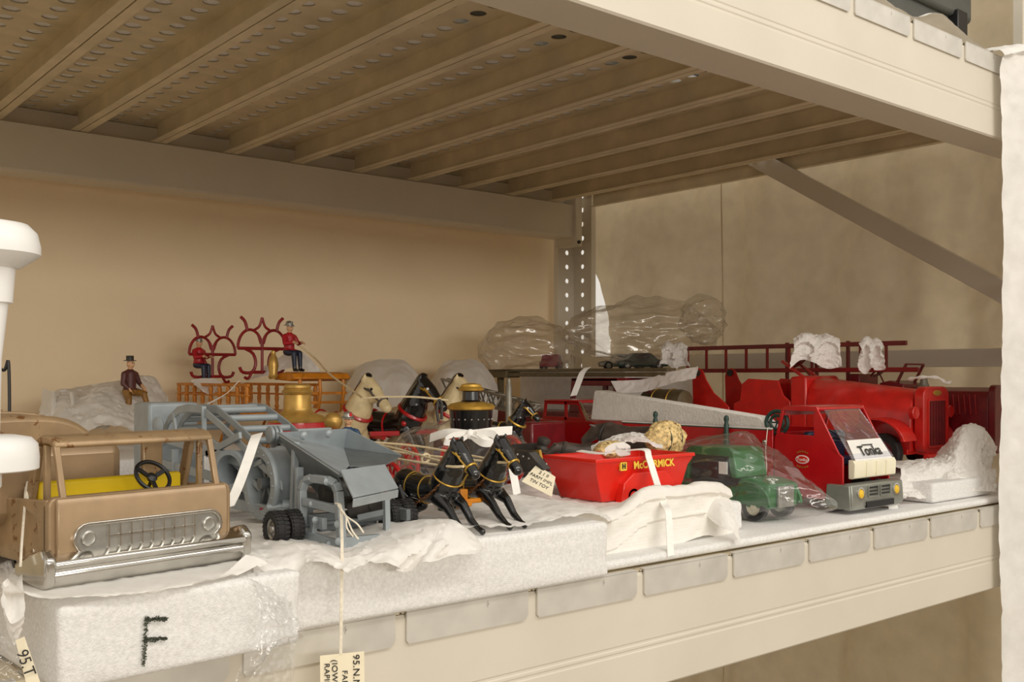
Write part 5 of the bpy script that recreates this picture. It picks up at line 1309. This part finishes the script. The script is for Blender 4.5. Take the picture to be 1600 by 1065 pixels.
# small tag beside the orange red wagon
tm = thing('paper_tag', 'cream paper tag with small lettering leaning beside the orange red wagon', 'tag', W(842, 772, 1.0))
q = [W(815, 752, .985), W(862, 776, .975), W(868, 745, .99), W(838, 726, 1.0)]
MB().plate([L(p, tm) for p in q], .0004).build('card', 'tag_card', tm)
dx = (q[1]-q[0]).normalized(); dy = (q[3]-q[0]).normalized(); nrm = dx.cross(dy); nrm = -nrm if nrm.y > 0 else nrm
for i, s in enumerate(('2 1 8', 'FARM IMPL', 'TIN TOY')): text_mesh(s, .0052, 'ink', 'lettering', tm, basis(L(q[0].lerp(q[1], .5).lerp(q[3].lerp(q[2], .5), .78-.26*i)+nrm*.0008, tm), dx, dy))
# bow on the bagged pumper
bw = thing('cotton_tape', 'white tape tied in a bow over the bagged pumper', 'tape', W(740, 690, 1.0))
Bp = lambda px, py, z: L(W(px, py, z), bw)
MB().ribbon(spline([Bp(672, 684, 1.0), Bp(700, 676, .985), Bp(735, 678, .98), Bp(770, 674, .985), Bp(800, 672, 1.0)], 24), (.1, 0, 1), .0085, .0007).build('band', 'ribbon', bw)
MB().ribbon(spline([Bp(735, 676, .975), Bp(755, 684, .965), Bp(780, 696, .965), Bp(796, 716, .97), Bp(803, 745, .975), Bp(808, 772, .97)], 30), (.9, -.5, .35), .0075, .0007).build('tail', 'ribbon', bw)
MB().ribbon(spline([Bp(735, 678, .975), Bp(755, 692, .96), Bp(775, 690, .96), Bp(770, 678, .965), Bp(745, 676, .97)], 24), (.3, -.2, 1), .007, .0007).build('loop', 'ribbon', bw)
MB().ribbon(spline([Bp(735, 678, .975), Bp(715, 690, .965), Bp(695, 690, .965), Bp(705, 680, .97), Bp(735, 676, .975)], 24), (.3, -.2, 1), .006, .0007).build('loop', 'ribbon', bw)
MB().ball(Bp(735, 678, .975), (.005, .004, .005), 12, 8).build('knot', 'ribbon', bw)

# white capped posts at the left edge
pa = W(-24, 600, .555)
po = thing('capped_post', 'white plastic post with two rounded caps cut off by the left edge', 'post', (pa.x, pa.y, -ZC+.001))
def zz(py): return (CY-py)/FPX*.555-(-ZC+.001)
MB().lathe([(.001, zz(345)), (.014, zz(345)), (.022, zz(349)), (.0265, zz(362)), (.0283, zz(383)), (.0283, zz(396)), (.0265, zz(400)), (.018, zz(417)), (.0155, zz(418)), (.0152, zz(400)), (.001, zz(398))], (0, 0, 0), (0, 0, 1), 48).build('upper_cap', 'white_plastic', po)
MB().lathe([(.0155, zz(415)), (.0140, zz(472)), (.0118, zz(474)), (.0085, zz(560)), (.0075, zz(684))], (0, 0, 0), (0, 0, 1), 36).build('stem', 'white_plastic', po)
MB().lathe([(.001, zz(680)), (.016, zz(680)), (.0235, zz(684)), (.0268, zz(694)), (.0276, zz(715)), (.0274, zz(733)), (.026, zz(735)), (.012, zz(736))], (0, 0, 0), (0, 0, 1), 48).build('lower_cap', 'white_plastic', po)
MB().lathe([(.0085, zz(737)), (.0085, zz(760)), (.006, zz(770)), (.006, .02), (.06, .006), (.06, 0)], (0, 0, 0), (0, 0, 1), 32).build('foot', 'white_plastic', po)
wp = W(2, 600, .97)
tag(MB().tube(spline([(wp.x-.014, wp.y+.012, ZD+.004), (wp.x-.014, wp.y+.012, .0), (wp.x-.010, wp.y+.009, .0055), (wp.x+.002, wp.y-.001, .0055), (wp.x+.006, wp.y-.004, .0), (wp.x+.006, wp.y-.004, ZD+.004)], 60), .0016, 8).build('wire_hoop', 'black_plastic'), 'black wire hoop standing at the left edge behind the gold truck', 'wire hoop')
